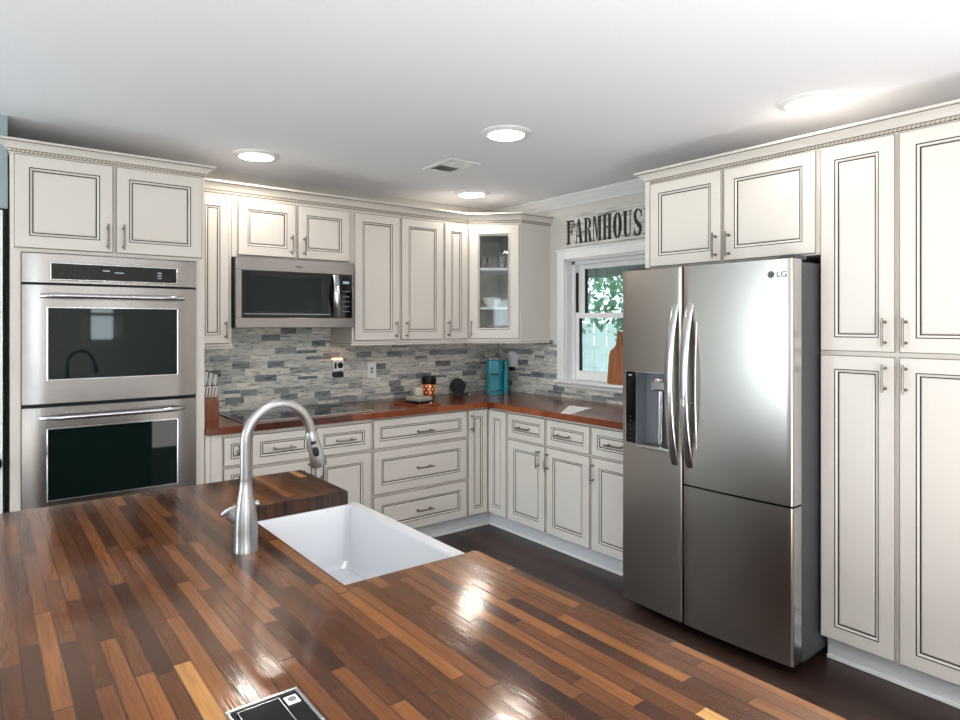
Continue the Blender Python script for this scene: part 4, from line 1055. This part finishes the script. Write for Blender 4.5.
g = MB(); g.box(-.038, .044, -.045, 0, .022, .100, M_plastic, .006, 2); g.box(-.028, -.012, -.0465, -.0445, .040, .082, M_black); g.lathe([(0, 0), (.021, 0), (.021, -.004), (.011, -.006), (.010, -.003), (0, -.003)], M_black, 20, (.015, -.045, .062), 'Y'); g.build('body', nl)
g = MB(); g.box(-.030, .040, -.050, -.004, -.022, .012, M_black, .004, 2); g.build('plug', nl)
g = MB(); g.box(-.032, .038, -.040, -.002, .1003, .112, M_glow, .003, 2); g.build('glow_bar', nl)
pw = thing('plug_in_freshener', 'slim white plug-in unit with black plug beside the coffee maker', 'plug-in', (XR-.0165, 3.985, 1.165), RIGHT)
g = MB(); g.box(-.020, .024, -.055, 0, -.045, .080, M_plastic, .007, 2); g.build('body', pw)
g = MB(); g.box(-.018, .016, -.045, -.005, -.078, -.0455, M_black, .004, 2); g.build('plug', pw)

# ---------------------------------------------------------------- sign
sg = thing('wall_sign', 'whitewashed wooden FARMHOUSE sign with black letters above the window', 'sign', (XR, 3.402, 2.045), RIGHT)
SW = .815; SH = .238
g = MB(); g.box(0, SW, -.016, -.0005, 0, SH, M_sign, .001); g.build('board', sg)
def lw(s): return s
Wd, Hh = .077, .178
def strip(pts): return pts
def ell(cx, cz, rx, rz, a0, a1, irx, irz, n=14):
    o = [(cx+rx*math.cos(a0+(a1-a0)*i/n), cz+rz*math.sin(a0+(a1-a0)*i/n)) for i in range(n+1)]
    q = [(cx+irx*math.cos(a1+(a0-a1)*i/n), cz+irz*math.sin(a1+(a0-a1)*i/n)) for i in range(n+1)]
    return o+q
def R_(a, b, c, d): return [(a, c), (b, c), (b, d), (a, d)]
GL = {   # unit glyphs, width 1, height 1, heavy stem on the left, stencil gaps, slab serifs
 'F': [R_(.12, .46, .04, .96), R_(.0, .58, 0, .05), R_(0, .12, .95, 1), [(.50, .93), (.98, .93), (.98, 1), (.0, 1), (.0, .96)], [(.86, .93), (.98, .93), (.98, .74)], R_(.50, .72, .49, .55), [(.66, .42), (.78, .36), (.78, .68), (.66, .60)]],
 'A': [[(.38, 1), (.62, 1), (.97, .04), (.60, .04)], [(.34, .90), (.40, .90), (.22, .04), (.12, .04)], R_(0, .34, 0, .05), R_(.48, 1.08, 0, .05), R_(.30, .58, .28, .34)],
 'R': [R_(.12, .44, .04, .96), R_(0, .54, 0, .05), R_(0, .5, .95, 1), ell(.50, .75, .42, .25, -PI/2, PI/2, .16, .19), [(.54, .50), (.80, .48), (.98, .05), (.68, .05)], R_(.66, 1.08, 0, .05)],
 'M': [R_(.06, .14, .04, .96), R_(0, .24, 0, .05), [(0, 1), (.32, 1), (.60, .16), (.50, .02), (.14, .92)], [(.60, .20), (.70, .96), (.64, .96), (.54, .30)], R_(.70, .98, .04, .96), R_(.62, 1.06, 0, .05), R_(.66, 1.06, .95, 1)],
 'H': [R_(.08, .38, .04, .96), R_(0, .46, 0, .05), R_(0, .46, .95, 1), R_(.64, .94, .04, .96), R_(.56, 1.02, 0, .05), R_(.56, 1.02, .95, 1), R_(.42, .60, .47, .53)],
 'O': [ell(.50, .50, .50, .52, PI/2+.12, 3*PI/2-.12, .14, .44), ell(.50, .50, .50, .52, -PI/2+.12, PI/2-.12, .14, .44)],
 'U': [[(.08, .96), (.40, .96), (.40, .22), (.46, .07), (.44, -.02), (.24, .02), (.10, .16)], [(.52, -.02), (.54, .05), (.72, .12), (.76, .28), (.76, .96), (.86, .96), (.86, .24), (.78, .06)], R_(0, .50, .95, 1), R_(.64, 1.0, .95, 1)],
 'S': [ell(.50, .76, .46, .26, PI/2-.1, 3*PI/2-.35, .16, .17), [(.10, .62), (.42, .62), (.92, .34), (.86, .20), (.56, .30), (.12, .54)], ell(.48, .25, .46, .27, -PI/2+.1, PI/2-.5, .15, .19), [(.08, .02), (.14, .02), (.16, .26), (.08, .30)], ell(.45, .22, .34, .24, PI+.2, 3*PI/2, .22, .18), [(.60, .94), (.60, 1.02), (.84, .92), (.88, .98), (.92, .98), (.92, .70), (.86, .70), (.78, .86)]],
 'E': [R_(.12, .46, .04, .96), R_(0, .58, 0, .05), R_(0, .12, .95, 1), R_(.5, .98, .94, 1), R_(.5, .98, 0, .06), [(.86, .94), (.98, .94), (.98, .76)], [(.86, .06), (.98, .06), (.98, .24)], R_(.50, .72, .49, .55), [(.66, .42), (.78, .36), (.78, .68), (.66, .60)]],
}
xw = .012; pitch = .0885
for ch in 'FARMHOUSE':
    g = MB()
    for i_, poly_ in enumerate(GL[ch]):
        e_ = .0015+.0002*i_                    # each stroke a hair deeper so that overlaps never coincide
        g.prism([(xw+p[0]*Wd*(1.03 if ch in 'MH' else 1), .020+p[1]*Hh) for p in poly_], -.0162-e_, -.0155, M_letter, 'Y')
    g.build('letter', sg); xw += pitch*(1.06 if ch in 'MH' else .985)

# ---------------------------------------------------------------- ceiling fixtures
def lamp(x, y, label):
    t = thing('ceiling_light', label, 'ceiling light', (x, y, CE), 0, 'flush ceiling lights')
    g = MB(); g.lathe([(.128, -.0003), (.128, -.004), (.118, -.009), (.092, -.015), (.090, -.010), (.090, -.0003)], M_white, 36); g.build('trim_ring', t)
    g = MB(); g.lathe([(.0895, -.006), (.0895, -.0135), (.07, -.0175), (.0, -.019)], M_lamp, 36); g.build('diffuser', t)
lamp(1.235, 3.640, 'flush round ceiling light in front of the oven cabinet')
lamp(2.080, 2.450, 'flush round ceiling light in the open ceiling nearest the air vent')
lamp(2.845, 3.735, 'flush round ceiling light just in front of the glass corner cabinet')
lamp(2.815, 1.300, 'flush round ceiling light in front of the cabinet above the refrigerator')
for (x, y, l) in ((.35, 1.25, 'flush ceiling light over the kitchen island'), (1.2, -.5, 'flush ceiling light behind the viewer on the pantry side'), (-1.5, 2.4, 'flush ceiling light near the patio door'),
                  (-1.5, -.4, 'flush ceiling light in the middle of the room behind the viewer'), (2.4, -1.9, 'flush ceiling light by the rear wall'), (-.4, -2.2, 'flush ceiling light near the rear windows')): lamp(x, y, l)
vt = thing('ceiling_vent', 'white ceiling air vent with two banks of slats', 'air vent', (2.25, 3.165, CE))
g = MB(); vx, vy = .105, .155
for (a, b, c, d) in ((-vx, vx, -vy, -vy+.03), (-vx, vx, vy-.03, vy), (-vx, -vx+.03, -vy+.03, vy-.03), (vx-.03, vx, -vy+.03, vy-.03), (-vx+.03, vx-.03, -.006, .006)): g.box(a, b, c, d, -.006, -.0003, M_vent, .001)
g.build('frame', vt)
g = MB(); g.box(-vx+.03, vx-.03, -vy+.03, vy-.03, -.0015, -.0004, M_ventd); g.build('backing', vt)
for sgn in (-1, 1):
    g = MB()
    for i in range(9):
        y = sgn*(.016+i*.012); g.quad([(-vx+.03, y-.003, -.0055), (vx-.03, y-.003, -.0055), (vx-.03, y+.004*sgn, -.0018), (-vx+.03, y+.004*sgn, -.0018)], M_vent)
        g.quad([(-vx+.03, y-.003, -.0060), (vx-.03, y-.003, -.0060), (vx-.03, y+.004*sgn, -.0023), (-vx+.03, y+.004*sgn, -.0023)], M_vent)
    g.build('slats', vt)

# ---------------------------------------------------------------- outdoors beyond the kitchen window
box('ground', -30, 40, -30, 40, -.5, -.35, M_lawn)
g = MB(); g.box(4.6, 6.4, -1, 7.5, 2.36, 2.44, M_porch); g.box(6.2, 6.36, -1, 7.5, 2.08, 2.36, M_porch); g.box(5.4, 5.5, -1, 7.5, 2.28, 2.36, M_fence)
for y in (-.9, 7.2): g.box(6.2, 6.36, y, y+.16, -.35, 2.08, M_porch)
for k in range(5): g.box(4.6, 6.4, .2+k*1.5, .28+k*1.5, 2.26, 2.36, M_porch)
single(g, 'porch_roof', (5.5, 3, -.35), 'grey porch roof with beams seen through the kitchen window', 'porch')
def tree(loc, h, cr, label, lm, n=700, seed=1, tr=.12):
    rnd = random.Random(seed); t = thing('tree', label, 'tree', loc, 0, 'trees beyond the kitchen window')
    g = MB(); g.tube([(0, 0, 0), (.05, .02, h*.4), (-.04, .05, h*.7)], [tr, tr*.75, tr*.4], M_bark, 10)
    for i in range(6):
        a = i*1.05; g.tube([(0, 0, h*.45), (cr*.35*math.cos(a), cr*.35*math.sin(a), h*.65), (cr*.7*math.cos(a), cr*.7*math.sin(a), h*.8)], [tr*.4, tr*.25, .02], M_bark, 6)
    g.build('trunk', t)
    g = MB(); k = g.mi(lm)
    for i in range(n):
        v = Vector((rnd.gauss(0, 1), rnd.gauss(0, 1), rnd.gauss(0, 1))).normalized()*(rnd.random()**.45)
        c = Vector((v.x*cr, v.y*cr, h*.68+v.z*h*.42)); s_ = rnd.uniform(.07, .16)
        M_ = Matrix.Rotation(rnd.uniform(0, 6.28), 4, Vector((rnd.gauss(0, 1), rnd.gauss(0, 1), rnd.gauss(0, 1))).normalized())
        q = [M_ @ Vector(p)*s_ for p in ((-1, 0, 0), (0, -.45, .1), (1, 0, 0), (0, .45, .1))]
        f = g.bm.faces.new([g.bm.verts.new(c+p) for p in q]); f.material_index = k
    g.build('foliage', t)
tree((11.3, 8.2, -.35), 4.6, 2.0, 'broad green tree beyond the porch, left in the window', M_leaf, 2200, 2)
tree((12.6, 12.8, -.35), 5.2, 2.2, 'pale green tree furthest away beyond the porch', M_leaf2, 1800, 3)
tree((8.0, 5.6, -.35), 2.3, .85, 'small bushy tree close to the porch behind the cutting board', M_leaf, 900, 5, .06)
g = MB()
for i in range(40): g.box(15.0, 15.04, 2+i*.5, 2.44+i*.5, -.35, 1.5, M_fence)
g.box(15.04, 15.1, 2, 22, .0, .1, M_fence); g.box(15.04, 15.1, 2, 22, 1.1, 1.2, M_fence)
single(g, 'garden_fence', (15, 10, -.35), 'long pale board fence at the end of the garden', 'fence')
